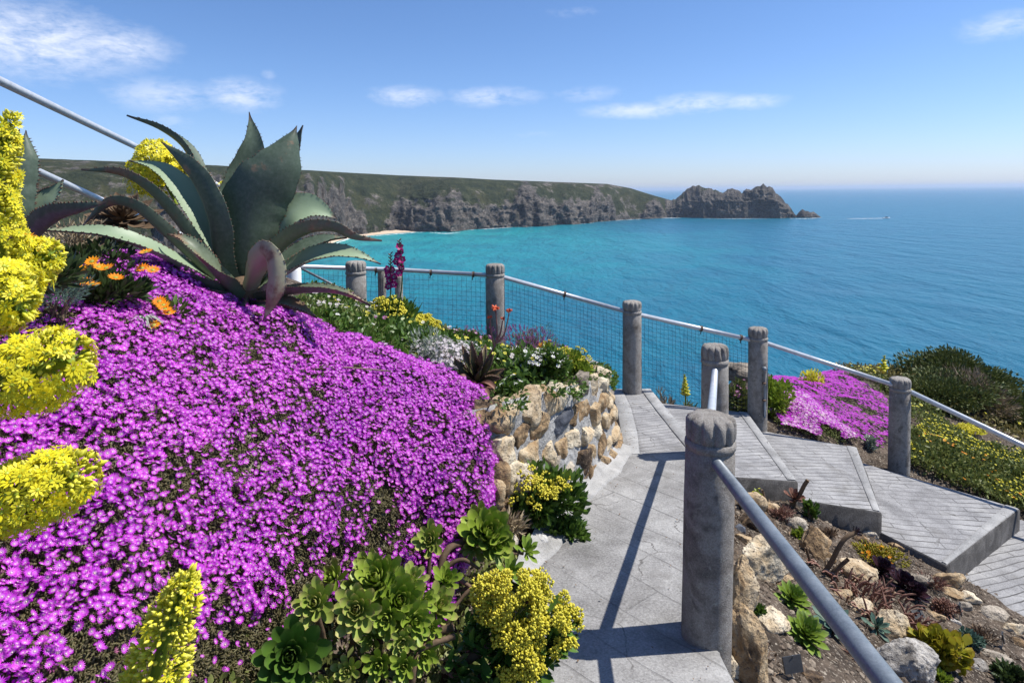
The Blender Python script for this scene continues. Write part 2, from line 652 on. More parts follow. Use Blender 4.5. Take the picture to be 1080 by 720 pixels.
def agave_mat(name, c1, c2, dry=0.0):
    m, nt, out = new_mat(name)
    co = N(nt, 'ShaderNodeTexCoord').outputs['Object']
    rad = attr(nt, 'rad')
    n1 = noise(nt, co, 7.0, 5.0, 0.6)
    n2 = noise(nt, co, 45.0, 4.0, 0.6)
    col = mixrgb(nt, n1, c1, c2)
    col = mixrgb(nt, math_node(nt, 'MULTIPLY', math_node(nt, 'MULTIPLY', n2, n2), .5), col, (.26, .31, .24))
    # dry brown scarring, mostly towards the tip and along the margins
    dr = math_node(nt, 'ADD', math_node(nt, 'MULTIPLY', rad, 0.32), math_node(nt, 'MULTIPLY', n1, 1.0))
    dr = math_node(nt, 'MULTIPLY', math_node(nt, 'SUBTRACT', dr, 0.93 - dry), 9.0, clamp=True)
    brown = mixrgb(nt, n2, (.10, .055, .035), (.36, .24, .15))
    col = mixrgb(nt, dr, col, brown)
    # hard dark tip
    tp = math_node(nt, 'MULTIPLY', math_node(nt, 'SUBTRACT', rad, 0.93), 20.0, clamp=True)
    col = mixrgb(nt, tp, col, (.05, .035, .03))
    finish(nt, out, col, 0.48, 0.35, bump(nt, n2, .25, .004), 0.06)
    return m


m_agaveshade = agave_mat('agave skin', (.036, .062, .038), (.072, .102, .066), .07)  # darkened green, shade of the unlit leaf faces painted into the skin
m_agavelit = agave_mat('sunlit agave skin', (.19, .27, .16), (.27, .34, .21), 0.05)  # lighter copy of the skin, painted sunlight for leaves with lit tops
m_agavedry = agave_mat('scarred agave skin', (.085, .115, .065), (.13, .15, .085), 0.20)
m_agavefold = agave_mat('dry folded agave skin', (.30, .32, .17), (.42, .36, .24), 0.22)
m_tooth = plant('agave tooth', (.06, .035, .025), (.09, .05, .03), transl=0)

# stone, soil, concrete, metal
m_soil = rocky('soil', [(.34, (.012, .009, .007)), (.5, (.040, .030, .022)), (.66, (.12, .092, .07))], 5.0, .95, .02, ((.30, .26, .21), 55))
m_ochre = rocky('ochre granite', [(.33, (.06, .042, .03)), (.43, (.31, .205, .11)), (.54, (.50, .385, .245)), (.70, (.68, .60, .46))], 5.0, .9, .055, ((.15, .11, .08), 60))
m_grey_rock = rocky('grey granite', [(.33, (.06, .052, .045)), (.45, (.26, .222, .178)), (.58, (.43, .375, .305)), (.74, (.60, .55, .47))], 5.0, .9, .05, ((.10, .09, .08), 80))
m_pale_rock = rocky('pale granite', [(.33, (.16, .145, .13)), (.45, (.42, .395, .36)), (.6, (.60, .57, .53)), (.75, (.70, .68, .64))], 5.0, .9, .05, ((.14, .12, .10), 80))
m_blue_rock = rocky('dark slate', [(.3, (.05, .055, .07)), (.55, (.13, .14, .165)), (.8, (.34, .35, .38))], 7.0, .7, .02)
m_mortar = rocky('pale mortar', [(.34, (.22, .215, .21)), (.5, (.40, .395, .385)), (.66, (.54, .53, .51))], 9.0, .95, .04)
m_pebble = rocky('pebble', [(.3, (.07, .052, .038)), (.55, (.16, .125, .095)), (.75, (.34, .285, .22))], 9.0, .9, .01)


def concrete(name, c_dark, c_mid, c_light, grooves=None, scale=5.0, bmp=.006):
    """weathered concrete; grooves = (row width, brick length, rotation degrees, darkness) for scored treads"""
    m, nt, out = new_mat(name)
    co = N(nt, 'ShaderNodeTexCoord').outputs['Object']
    n1 = noise(nt, co, scale, 8.0, 0.6, .5)
    n2 = noise(nt, co, scale * 22, 5.0, 0.7)
    n3 = noise(nt, co, scale * .35, 4.0, 0.55)
    f = math_node(nt, 'ADD', math_node(nt, 'MULTIPLY', n1, .36), math_node(nt, 'ADD', math_node(nt, 'MULTIPLY', n2, .42), math_node(nt, 'MULTIPLY', n3, .22)))
    col = ramp(nt, f, [(.38, c_dark), (.5, c_mid), (.62, c_light)])
    h = math_node(nt, 'ADD', math_node(nt, 'MULTIPLY', n2, .6), n1)
    nor = bump(nt, h, .6, bmp)
    if grooves:
        w, ln, rot, dk = grooves
        mp = N(nt, 'ShaderNodeMapping')
        mp.inputs['Rotation'].default_value = (0, 0, R(rot))
        wob = N(nt, 'ShaderNodeTexNoise')
        wob.inputs['Scale'].default_value = 3.0
        wob.inputs['Detail'].default_value = 3.0
        nt.links.new(co, wob.inputs['Vector'])
        vm = N(nt, 'ShaderNodeVectorMath', operation='MULTIPLY_ADD')
        nt.links.new(wob.outputs['Color'], vm.inputs[0])
        vm.inputs[1].default_value = (.045, .045, 0)
        nt.links.new(co, vm.inputs[2])
        nt.links.new(vm.outputs[0], mp.inputs['Vector'])
        br = N(nt, 'ShaderNodeTexBrick')
        br.inputs['Scale'].default_value = 1.0
        br.inputs['Brick Width'].default_value = ln
        br.inputs['Row Height'].default_value = w
        br.inputs['Mortar Size'].default_value = .006
        br.inputs['Mortar Smooth'].default_value = .4
        br.inputs['Bias'].default_value = 0
        br.inputs['Color1'].default_value = (1, 1, 1, 1)
        br.inputs['Color2'].default_value = (1, 1, 1, 1)
        br.inputs['Mortar'].default_value = (0, 0, 0, 1)
        nt.links.new(mp.outputs[0], br.inputs['Vector'])
        g = br.outputs['Fac']
        wear = math_node(nt, 'MULTIPLY', math_node(nt, 'SUBTRACT', n3, .25), 2.2, clamp=True)
        gg = math_node(nt, 'MULTIPLY', g, wear)
        col = mixrgb(nt, math_node(nt, 'MULTIPLY', gg, dk), col, (.045, .042, .04))
        inv = math_node(nt, 'SUBTRACT', 1.0, gg)
        nor = bump(nt, inv, .8, .006, nor)
    if scale <= 5.0:
        vo = N(nt, 'ShaderNodeTexVoronoi', feature='DISTANCE_TO_EDGE')
        vo.inputs['Scale'].default_value = 1.1
        wv = N(nt, 'ShaderNodeVectorMath', operation='MULTIPLY_ADD')
        wn = N(nt, 'ShaderNodeTexNoise')
        wn.inputs['Scale'].default_value = 2.4
        wn.inputs['Detail'].default_value = 6.0
        nt.links.new(co, wn.inputs['Vector'])
        nt.links.new(wn.outputs['Color'], wv.inputs[0])
        wv.inputs[1].default_value = (.55, .55, .55)
        nt.links.new(co, wv.inputs[2])
        nt.links.new(wv.outputs[0], vo.inputs['Vector'])
        ck = math_node(nt, 'MULTIPLY', math_node(nt, 'SUBTRACT', .006, vo.outputs['Distance']), 220, clamp=True)
        ck = math_node(nt, 'MULTIPLY', ck, math_node(nt, 'MULTIPLY', math_node(nt, 'SUBTRACT', n1, .42), 6, clamp=True))
        col = mixrgb(nt, math_node(nt, 'MULTIPLY', ck, .75), col, (.06, .055, .05))
        # stains
        st = noise(nt, co, 1.7, 7.0, .68, .8)
        col = mixrgb(nt, math_node(nt, 'MULTIPLY', math_node(nt, 'SUBTRACT', st, .53), 3.2, clamp=True), col, (.12, .112, .10))
    finish(nt, out, col, .9, .2, nor)
    return m


m_path = concrete('path concrete', (.13, .126, .122), (.25, .245, .24), (.38, .375, .365), (.24, 1.9, 52, .45), 4.0, .010)
m_tread = concrete('scored concrete', (.13, .128, .13), (.255, .252, .255), (.38, .375, .37), (.075, .62, 0, 1.0))
m_tread2 = concrete('scored concrete turned', (.13, .128, .13), (.255, .252, .255), (.38, .375, .37), (.07, .8, -18, 1.0))
m_tread3 = concrete('scored concrete slant', (.13, .128, .13), (.255, .252, .255), (.38, .375, .37), (.07, .9, -8, 1.0))
m_trim = concrete('trim concrete', (.15, .15, .15), (.28, .278, .275), (.40, .395, .385))
m_fascia = concrete('shaded fascia concrete', (.030, .028, .026), (.085, .08, .076), (.19, .18, .172), None, 6.0, .012)  # step fronts: their shade is put into the colour, darker than the treads
m_skirt = concrete('pale skirting mortar', (.15, .148, .145), (.32, .315, .305), (.47, .46, .45), None, 7.0, .02)
m_white_paint = concrete('white paint', (.60, .61, .63), (.74, .75, .77), (.82, .83, .84), None, 4.0, .002)


def _unused():
    pass


def post_mat():
    m, nt, out = new_mat('weathered post concrete')
    co = N(nt, 'ShaderNodeTexCoord').outputs['Object']
    oi = N(nt, 'ShaderNodeObjectInfo').outputs['Location']
    va = N(nt, 'ShaderNodeVectorMath', operation='ADD')
    nt.links.new(co, va.inputs[0])
    nt.links.new(oi, va.inputs[1])
    co = va.outputs[0]
    n1 = noise(nt, co, 4.0, 6.0, .6, .6)
    n2 = noise(nt, co, 160.0, 4.0, .75)
    n3 = noise(nt, co, 16.0, 6.0, .65)
    f = math_node(nt, 'ADD', math_node(nt, 'MULTIPLY', n1, .45), math_node(nt, 'ADD', math_node(nt, 'MULTIPLY', n2, .3), math_node(nt, 'MULTIPLY', n3, .25)))
    col = ramp(nt, f, [(.36, (.10, .086, .074)), (.48, (.275, .25, .225)), (.60, (.49, .465, .43))])
    # patches of brown-black weathering
    sp = math_node(nt, 'MULTIPLY', math_node(nt, 'SUBTRACT', math_node(nt, 'ADD', math_node(nt, 'MULTIPLY', n1, .6), math_node(nt, 'MULTIPLY', n3, .4)), .53), 10, clamp=True)
    col = mixrgb(nt, math_node(nt, 'MULTIPLY', sp, .75), col, (.060, .050, .045))
    # lichen: pale crusts and a few orange spots
    lv = noise(nt, co, 30.0, 5.0, .7)
    col = mixrgb(nt, math_node(nt, 'MULTIPLY', math_node(nt, 'SUBTRACT', lv, .60), 12, clamp=True), col, (.42, .41, .36))
    l2 = noise(nt, co, 21.0, 4.0, .7, .3)
    col = mixrgb(nt, math_node(nt, 'MULTIPLY', math_node(nt, 'SUBTRACT', l2, .685), 14, clamp=True), col, (.36, .22, .06))
    nor = bump(nt, math_node(nt, 'ADD', n2, n3), 1.0, .011)
    finish(nt, out, col, .95, .15, nor)
    return m


m_post = post_mat()


def metal(name, c1, c2, rough, metallic, scale=18):
    m, nt, out = new_mat(name)
    co = N(nt, 'ShaderNodeTexCoord').outputs['Object']
    n1 = noise(nt, co, scale, 6.0, .65)
    n2 = noise(nt, co, scale * 9, 4.0, .7)
    f = math_node(nt, 'ADD', math_node(nt, 'MULTIPLY', n1, .6), math_node(nt, 'MULTIPLY', n2, .4))
    col = ramp(nt, f, [(.35, c1), (.62, c2)])
    rr = math_node(nt, 'ADD', math_node(nt, 'MULTIPLY', n1, .25), rough - .12)
    finish(nt, out, col, rr, .5, bump(nt, n2, .25, .002), 0, metallic)
    return m


m_galv = metal('galvanised steel', (.095, .115, .135), (.19, .215, .24), .46, .1)
m_steel = metal('pale galvanised steel', (.40, .42, .45), (.56, .58, .61), .38, .25)
m_wire = metal('dark wire', (.05, .055, .06), (.09, .095, .10), .6, .3)
m_black = metal('black plastic', (.018, .018, .02), (.04, .04, .042), .5, 0)
m_rust = metal('rusted clip', (.05, .03, .022), (.12, .07, .045), .8, 0)


# ------------------------------------------------------------------ the mound surface (shared by ground and planting)
MC = [  # columns left to right; rows: behind the crest, crest, upper, middle, low, buried foot  (px, py, d)
    [(-230, 300, 2.50), (-210, 318, 2.15), (-210, 450, 1.72), (-220, 600, 1.42), (-230, 800, 1.15), (-240, 900, 1.10)],
    [(-20, 300, 2.95), (0, 326, 2.50), (0, 450, 1.95), (0, 600, 1.58), (0, 800, 1.25), (0, 900, 1.2)],
    [(130, 268, 3.45), (135, 300, 2.95), (130, 430, 2.25), (120, 580, 1.78), (110, 800, 1.38), (105, 900, 1.33)],
    [(272, 318, 3.75), (262, 335, 3.25), (262, 455, 2.60), (250, 585, 2.12), (240, 730, 1.85), (238, 860, 1.80)],
    [(405, 368, 3.95), (386, 385, 3.45), (390, 470, 2.98), (378, 560, 2.64), (358, 650, 2.44), (352, 770, 2.42)],
    [(492, 402, 3.95), (476, 418, 3.55), (484, 482, 3.20), (466, 548, 2.96), (436, 622, 2.76), (430, 740, 2.72)],
    [(516, 425, 3.85), (506, 442, 3.52), (506, 500, 3.26), (496, 555, 3.02), (455, 630, 2.70), (450, 750, 2.60)],
    [(524, 455, 3.85), (515, 466, 3.60), (514, 512, 3.42), (506, 555, 3.24), (470, 615, 2.98), (468, 735, 2.90)],
]
MP = np.array([[at(*c) for c in col] for col in MC])
MU, MV = 200, 130
MS = catmull(np.moveaxis(catmull(MP, MU), 1, 0), MV)          # (MV, MU, 3)
MS = np.moveaxis(MS, 0, 1)                                    # (MU, MV, 3)


def surf_normals(S):
    a = np.gradient(S, axis=0)
    b = np.gradient(S, axis=1)
    n = nrm(np.cross(b, a))
    return n


mn = surf_normals(MS)
if mn[MU // 2, MV // 3] @ np.array((0, -1, .5)) < 0:
    mn = -mn
q = MS.reshape(-1, 3)
disp = 0.06 * fbm(q * 3.2, 3, 4) + 0.045 * fbm(q * 9, 3, 9) + .022 * fbm(q * 24, 2, 10)
MS = MS + mn * disp.reshape(MU, MV, 1)

# ------------------------------------------------------------------ ground height field
def plane_z(x, y):
    return -.708 - .387 * x - .172 * y


def path_z(y):
    y = np.asarray(y, float)
    return np.where(y > 2.57, -1.95 - .076 * (y - 2.57), -1.95 + .16 * (2.57 - y))


CP = []
for x, y in ((-4, 4), (-4, 7), (-3.4, 5.5), (-2.7, 4.0), (-1.6, 3.9), (-1.2, 5.5), (-.8, 4.6), (-.5, 5.6), (-.2, 6.4), (-1.7, 6.4), (-2.6, 6.6), (-.2, 4.3), (.1, 5.0), (-5.5, 5), (-1.0, 4.2)):
    CP.append((x, y, plane_z(x, y) if x > -1.9 else min(plane_z(x, y), -.46 - .03 * y)))
CP += [(.30, 5.7, -1.74), (.4, 6.15, -1.86)]
for x, y, zt_ in ((-.03, 3.46, -1.23), (.14, 3.70, -1.27), (.30, 3.93, -1.31), (.46, 4.18, -1.36), (.60, 4.42, -1.41), (.70, 4.62, -1.46), (.80, 4.82, -1.50), (.885, 5.15, -1.56), (.90, 5.45, -1.60), (.84, 5.75, -1.64)):
    ox, oy = (.85, -.52) if y < 4.9 else (1.0, .05)
    CP.append((x - ox * .17, y - oy * .17, zt_ - .07))
    CP.append((x + ox * .03, y + oy * .03, -1.95 - .076 * (y - 2.57) - .13))
for i in range(0, MU, 40):
    for j in (0, 30, 60, 95):
        p = MS[i, j]
        CP.append((p[0] - .02, p[1] + .22, p[2] - .24))
CP += [(.06, 3.3, -2.10), (-.12, 2.95, -2.02), (-.3, 2.45, -1.98), (.10, 2.35, -2.02), (.42, 1.5, -1.9), (0, 0, -1.7), (0, -1.5, -1.6), (-.9, 1.0, -1.6), (-1.5, .6, -1.4)]
for x, y in ((.45, 2.4), (.35, 3.0), (.55, 3.4), (.6, 4.2), (.95, 4.4), (1.1, 5.4), (1.0, 6.4), (.7, 1.7), (.9, 3.6), (.72, 2.9), (.55, 2.1)):
    CP.append((x, y, float(path_z(y)) - .14))
CP += [(1.2, 2.7, -2.22), (1.0, 2.2, -2.12), (1.3, 3.4, -2.27), (1.6, 3.5, -2.48), (1.9, 4.2, -2.66), (1.75, 5.0, -2.62), (2.2, 5.1, -2.68), (2.6, 4.9, -2.86), (3.0, 4.3, -3.08), (2.1, 3.2, -2.75),
       (1.6, 2.6, -2.52), (3.4, 4.5, -3.22), (3.0, 3.6, -3.15), (2.8, 5.2, -2.95), (3.1, 5.25, -3.02), (3.5, 4.84, -3.15), (3.75, 4.70, -3.27), (4.1, 4.42, -3.40), (4.5, 4.15, -3.46), (4.0, 4.0, -3.40), (3.0, 2.0, -3.2), (1.4, 4.4, -2.36), (2.4, 5.2, -2.70), (3.15, 5.0, -3.06)]
CP += [(2, 6, -3.0), (3, 6, -3.25), (4, 6, -3.5), (4.8, 5.2, -3.75), (5.2, 4, -3.9), (4.5, 5.8, -3.6)]
CP += [(2.85, 7.1, -2.70), (2.9, 8, -2.66), (3.3, 9.0, -2.78), (3.6, 7.1, -2.86), (4.1, 7.3, -2.98), (4.3, 8.6, -2.98), (5.2, 7.0, -3.30), (6, 8.5, -3.35), (7, 6.5, -3.75), (7.5, 8.6, -3.7),
       (7.8, 11.5, -3.9), (6.2, 11.5, -3.5), (10, 9, -4.3), (5.2, 10.2, -3.25), (4.2, 10.0, -3.3), (1.45, 7.1, -2.6), (2.0, 7.2, -2.75), (2.5, 7.3, -2.72), (0.2, 7.1, -2.25), (-.8, 7.2, -1.95), (-1.8, 7.2, -1.55)]
CP += [(1.5, 8.1, -3.9), (2.3, 8.3, -3.6), (0, 8.2, -3.5), (-1.5, 8.4, -3.1), (2.8, 10.4, -4.6), (1, 12, -8), (-3, 12, -6), (4.2, 13, -6.0), (4, 16, -10), (8, 16, -8.5), (12, 14, -8), (12, 20, -15),
       (0, 20, -17), (-8, 12, -5), (-8, 20, -15), (20, 20, -17), (-20, 20, -15), (20, 10, -10), (-10, 6, -1.0), (-8, 2, -.3), (-10, 0, -.3), (10, 2, -5.5), (6, 2, -4.4), (5, 0, -4), (0, 62, -64), (-60, 62, -64), (60, 62, -64),
       (60, 20, -45), (60, 0, -30), (-60, 0, -6), (-60, 20, -20), (-30, 10, -6), (-16, 7, -3), (0, 35, -36), (30, 35, -38), (-30, 35, -36), (6, 13.2, -5.2), (9, 12.5, -5.6)]
CP = np.array(CP)
D = np.linalg.norm(CP[:, None, :2] - CP[None, :, :2], axis=-1)
NCP = len(CP)
A = np.zeros((NCP + 3, NCP + 3))
A[:NCP, :NCP] = -D - 0.004 * np.eye(NCP) * -1
A[:NCP, NCP] = 1
A[:NCP, NCP + 1:] = CP[:, :2]
A[NCP:, :NCP] = A[:NCP, NCP:].T
W = np.linalg.solve(A, np.concatenate([CP[:, 2], np.zeros(3)]))


def gz(x, y, rough=True):
    x = np.asarray(x, float)
    y = np.asarray(y, float)
    sh = x.shape
    P = np.stack([x.ravel(), y.ravel()], -1)
    out = np.empty(len(P))
    for s in range(0, len(P), 20000):
        p = P[s:s + 20000]
        d = np.linalg.norm(p[:, None] - CP[None, :, :2], axis=-1)
        out[s:s + 20000] = -d @ W[:NCP] + W[NCP] + p @ W[NCP + 1:]
    if rough:
        q = np.concatenate([P * 4, np.zeros((len(P), 1))], -1)
        far = np.clip((P[:, 1] - 9) / 20, 0, 1)
        out += .025 * fbm(q, 4, 77) * (1 + 12 * far)
    return out.reshape(sh)


def on_ground(px, py, dmin=1.0, dmax=16.0):
    """point where the sight line through a photo pixel meets the ground"""
    ds = np.linspace(dmin, dmax, 1500)
    v = at(px, py, 1.0)
    P = ds[:, None] * v[None]
    below = P[:, 2] < gz(P[:, 0], P[:, 1])
    k = int(np.argmax(below)) if below.any() else len(ds) - 1
    return P[k]


def lin(a, b, st):
    return np.arange(a, b, st)


gx = np.concatenate([lin(-62, -6, 2.0), lin(-6, -2.5, .12), lin(-2.5, 5.2, .055), lin(5.2, 9, .12), lin(9, 62, 2.0)])
gy = np.concatenate([lin(-3, 1, .25), lin(1, 9.5, .055), lin(9.5, 16, .2), lin(16, 64, 1.5)])
GX, GY = np.meshgrid(gx, gy, indexing='ij')
GZ = gz(GX, GY)
mb = MB().add(np.stack([GX, GY, GZ], -1).reshape(-1, 3), grid_faces(len(gx), len(gy)))
tag(mb.build('ground', m_soil), kind='structure')

# ------------------------------------------------------------------ sea
SEA_Z = -60.0


def sea_mat():
    m, nt, out = new_mat('sea water')
    g = N(nt, 'ShaderNodeNewGeometry')
    pos = g.outputs['Position']
    sp = N(nt, 'ShaderNodeSeparateXYZ')
    nt.links.new(pos, sp.inputs[0])
    x, y = sp.outputs[0], sp.outputs[1]
    n_big = noise(nt, pos, .006, 4.0, .55, .6)
    n_mid = noise(nt, pos, .02, 4.0, .6, .4)
    # sand-floored bay in the west: shallow turquoise, deepening east and seaward
    dx = math_node(nt, 'DIVIDE', math_node(nt, 'ADD', x, 330.0), 620.0)
    dy = math_node(nt, 'DIVIDE', math_node(nt, 'SUBTRACT', y, 760.0), 640.0)
    rr = math_node(nt, 'SQRT', math_node(nt, 'ADD', math_node(nt, 'MULTIPLY', dx, dx), math_node(nt, 'MULTIPLY', dy, dy)))
    rr = math_node(nt, 'ADD', rr, math_node(nt, 'MULTIPLY', math_node(nt, 'SUBTRACT', n_big, .5), .55))
    shallow = (.014, .265, .285)
    mid = (.003, .168, .222)
    deep = (.003, .118, .192)
    col = ramp(nt, rr, [(.10, (.045, .33, .31)), (.36, shallow), (.82, mid), (1.0, deep)])
    col = mixrgb(nt, math_node(nt, 'MULTIPLY', math_node(nt, 'SUBTRACT', n_mid, .42), 1.8, clamp=True), col, (.003, .085, .16))
    # wind waves at three sizes
    mp = N(nt, 'ShaderNodeMapping')
    mp.inputs['Rotation'].default_value = (0, 0, R(28))
    mp.inputs['Scale'].default_value = (1.0, .42, 1.0)
    nt.links.new(pos, mp.inputs['Vector'])
    mpo = mp.outputs[0]
    w1 = noise(nt, mpo, .16, 4.0, .6, .3)
    w2 = noise(nt, mpo, .55, 5.0, .66, .2)
    w3 = noise(nt, mpo, .035, 3.0, .55, .3)
    h = math_node(nt, 'ADD', math_node(nt, 'MULTIPLY', w1, 2.8), math_node(nt, 'ADD', math_node(nt, 'MULTIPLY', w2, .95), math_node(nt, 'MULTIPLY', w3, 7.0)))
    nor = bump(nt, h, 1.0, 1.0)
    # scattered whitecaps
    fo = noise(nt, mpo, .22, 5.0, .7)
    fl = math_node(nt, 'MULTIPLY', math_node(nt, 'SUBTRACT', fo, .735), 14, clamp=True)
    col = mixrgb(nt, math_node(nt, 'MULTIPLY', fl, .7), col, (.6, .65, .68))
    finish(nt, out, col, .28, .22, nor)
    return m


m_sea = sea_mat()
ex = 90000.0
mb = MB()
mb.add([(-ex, -2000, SEA_Z), (ex, -2000, SEA_Z), (ex, ex, SEA_Z), (-ex, ex, SEA_Z)], np.array([[0, 1, 2, 3]]))
tag(mb.build('sea', m_sea), kind='structure')


# ------------------------------------------------------------------ far coast
def cliff_mat():
    m, nt, out = new_mat('coast rock and heath')
    g = N(nt, 'ShaderNodeNewGeometry')
    pos = g.outputs['Position']
    rk = attr(nt, 'rad')
    n1 = noise(nt, pos, .05, 6.0, .65, .4)
    n2 = noise(nt, pos, .30, 5.0, .7)
    n3 = noise(nt, pos, .016, 4.0, .6)
    f = math_node(nt, 'ADD', math_node(nt, 'MULTIPLY', n1, .5), math_node(nt, 'MULTIPLY', n2, .5))
    rock = ramp(nt, f, [(.36, (.018, .017, .017)), (.48, (.058, .053, .048)), (.58, (.14, .124, .108)), (.70, (.32, .28, .235))])
    veg = ramp(nt, f, [(.34, (.011, .015, .008)), (.50, (.027, .034, .015)), (.64, (.062, .064, .030))])
    tan = math_node(nt, 'MULTIPLY', math_node(nt, 'SUBTRACT', n3, .5), 4.0, clamp=True)
    veg = mixrgb(nt, math_node(nt, 'MULTIPLY', tan, .5), veg, (.095, .085, .035))
    fac = math_node(nt, 'ADD', rk, math_node(nt, 'ADD', math_node(nt, 'MULTIPLY', math_node(nt, 'SUBTRACT', n1, .5), 1.5), math_node(nt, 'MULTIPLY', math_node(nt, 'SUBTRACT', n3, .5), 1.6)))
    fac = math_node(nt, 'MULTIPLY', math_node(nt, 'SUBTRACT', fac, .50), 6.0, clamp=True)
    col = mixrgb(nt, fac, veg, rock)
    nor = bump(nt, math_node(nt, 'ADD', n1, math_node(nt, 'MULTIPLY', n2, .5)), 1.0, 5.0)
    finish(nt, out, col, .95, .1, nor)
    return m


m_cliff = cliff_mat()


def coast(name, pxs, base_y, top_y, run, back, ncol, nrow, rough_amp, rock_top, seed, flat_top=0.0, big=2.2, jag=2.6):
    """a stretch of coast: for each bearing a foot in the sea, a rocky face and a heath slope behind it"""
    px = np.linspace(pxs[0], pxs[-1], ncol)
    by = np.interp(px, pxs, base_y)
    ty = np.interp(px, pxs, top_y)
    rn = np.interp(px, pxs, run)
    if flat_top:
        ty = ty - jag * (ridged(np.stack([px / 7.0, px * 0, px * 0 + seed], -1), 3, seed + 40) - .25) * np.clip((by - ty) / 12, 0, 1)
    S, K = [], []
    for k in range(ncol):
        b = at_z(px[k], by[k], SEA_Z)
        db = b[1]
        dt = db + rn[k]
        top = at(px[k], ty[k], dt)
        S.append((b, top))
    b = np.array([s[0] for s in S])
    tp = np.array([s[1] for s in S])
    t = np.linspace(0, 1, nrow)
    along = np.concatenate([[0], np.cumsum(np.linalg.norm(np.diff(b, axis=0), axis=1))])
    rt = rock_top + .95 * fbm(np.stack([along / 75, along * 0, along * 0 + seed], -1), 4, seed)
    rt = np.clip(rt, .12, 1.2)
    hfr = np.where(t < .55, .30 * (t / .55) ** 1.3, .30 + .70 * ((t - .55) / .45) ** 1.15)
    P = np.zeros((ncol, nrow, 3))
    zt = tp[:, 2] - SEA_Z
    vfr = np.where(t < .55, .62 * (t / .55) ** .95, .62 + .38 * np.sin((t - .55) / .45 * np.pi / 2))
    P[..., :2] = b[:, None, :2] + hfr[None, :, None] * (tp - b)[:, None, :2]
    P[..., 2] = SEA_Z - 1.5 + vfr[None] * (zt[:, None] + 1.5)
    rock = np.clip((rt[:, None] - vfr[None]) * 3.0 + .5, 0, 1)
    q = np.stack([np.broadcast_to(along[:, None], P.shape[:2]), P[..., 1] * 0 + P[..., 2], P[..., 1] * .3], -1).reshape(-1, 3)
    # buttresses and gullies (stretched upwards), blocks, fine breakage
    d1 = ridged(q * np.array((1 / 58, 1 / 62, 1 / 70)), 3, seed + 3).reshape(ncol, nrow)
    d2 = ridged(q * np.array((1 / 17, 1 / 19, 1 / 20)), 4, seed + 5).reshape(ncol, nrow)
    d3 = fbm(q * np.array((1 / 4.5, 1 / 5, 1 / 6)), 3, seed + 8).reshape(ncol, nrow)
    amp = rough_amp * (.25 + .75 * rock) * np.minimum(1, (1 - t)[None] * 4 + flat_top)
    out = nrm(-b * np.array((1, 1, 0)))[:, None]
    d0 = ridged(q * np.array((1 / 150, 1 / 420, 1 / 300)), 2, seed + 2).reshape(ncol, nrow)
    d4 = ridged(q * np.array((1 / 34, 1 / 8, 1 / 30)), 3, seed + 12).reshape(ncol, nrow)
    off = amp * (.34 * d4 + big * d0 + 1.5 * d1 + .60 * d2 + .30 * d3)
    P += out * off[..., None]
    P[..., 2] += amp * .30 * (d2 + .6 * d3) * np.minimum(1, t * 8)[None]
    # the plateau behind the brow, falling away gently
    Bk = P[:, -1:].repeat(3, 1)
    dirn = nrm(b * np.array((1, 1, 0)))
    for k, (dd, dz) in enumerate(((back * .3, -.5), (back, -2 - back * .03), (back + 60, -70))):
        Bk[:, k, :2] += dirn[:, :2] * dd
        Bk[:, k, 2] += dz
    P = np.concatenate([P, Bk], 1)
    rock = np.concatenate([rock, np.zeros((ncol, 3)) + (.1 if flat_top == 0 else 1)], 1)
    # rock crops out where the face is rough
    full = np.concatenate([d2, np.zeros((ncol, 3))], 1)
    full0 = np.concatenate([d0 + .6 * d1, np.zeros((ncol, 3))], 1)
    rad = np.clip(rock * .62 + .22 * full + .20 * full0 + .10, 0, 1) if flat_top == 0 else np.clip(.62 + .3 * full + .35 * rock, 0, 1.2)
    mb = MB().add(P.reshape(-1, 3), grid_faces(ncol, nrow + 3), rad=rad.ravel(), var=.5)
    o = mb.build(name, m_cliff)
    return tag(o, kind='structure')


pxs = [-900, -450, -140, 0, 100, 200, 290, 330, 345, 372, 420, 450, 480, 520, 560, 600, 640, 665, 690, 712]
coast('cliff_hills', pxs,
      [352, 322, 300, 290, 282, 274, 266, 262, 255, 247.5, 243, 243.5, 243.5, 240.5, 238, 236, 233, 231, 230, 229],
      [133, 149, 160, 166.5, 170, 173.5, 178, 180, 181, 182.5, 185, 186.2, 187.2, 189.5, 191, 192.5, 194, 198.5, 206.5, 213],
      [260, 260, 260, 260, 250, 240, 220, 200, 200, 190, 170, 165, 160, 150, 140, 130, 120, 95, 60, 40],
      300, 1300, 110, 13.0, .33, 21)
pxs = [686, 700, 710, 716, 722, 730, 737, 742, 748, 756, 762, 768, 775, 783, 790, 797, 802, 805, 809, 813, 818, 823, 828, 833, 838, 842]
coast('headland', pxs,
      [229.5, 229.5, 229.5, 229.5, 229.5, 229.5, 229.8, 230, 230, 230, 230, 230, 230, 230, 230, 230, 230, 230, 230, 230, 230, 230, 230, 229.8, 229.6, 229.4],
      [213, 212, 211.5, 207.5, 202, 197, 194.8, 197, 198.5, 201, 203.5, 201, 199.5, 202.5, 199, 197.6, 195.5, 192.5, 196.5, 198, 202.5, 206, 213, 219, 225, 229],
      [40, 45, 50, 55, 60, 62, 62, 62, 60, 58, 56, 58, 58, 55, 56, 56, 55, 55, 52, 48, 42, 36, 26, 16, 9, 4],
      12, 420, 100, 10.5, .95, 63, .8, .3)
pxs = [838, 842, 846, 850, 854, 858, 862, 866]
coast('headland_rocks', pxs, [229.5, 229.6, 229.7, 229.7, 229.7, 229.6, 229.5, 229.3], [229.2, 225, 221.5, 222.5, 224.5, 223.5, 226.5, 229], [2, 8, 12, 12, 9, 9, 6, 2], 3, 60, 24, 2.2, 1.1, 91, 1.0)

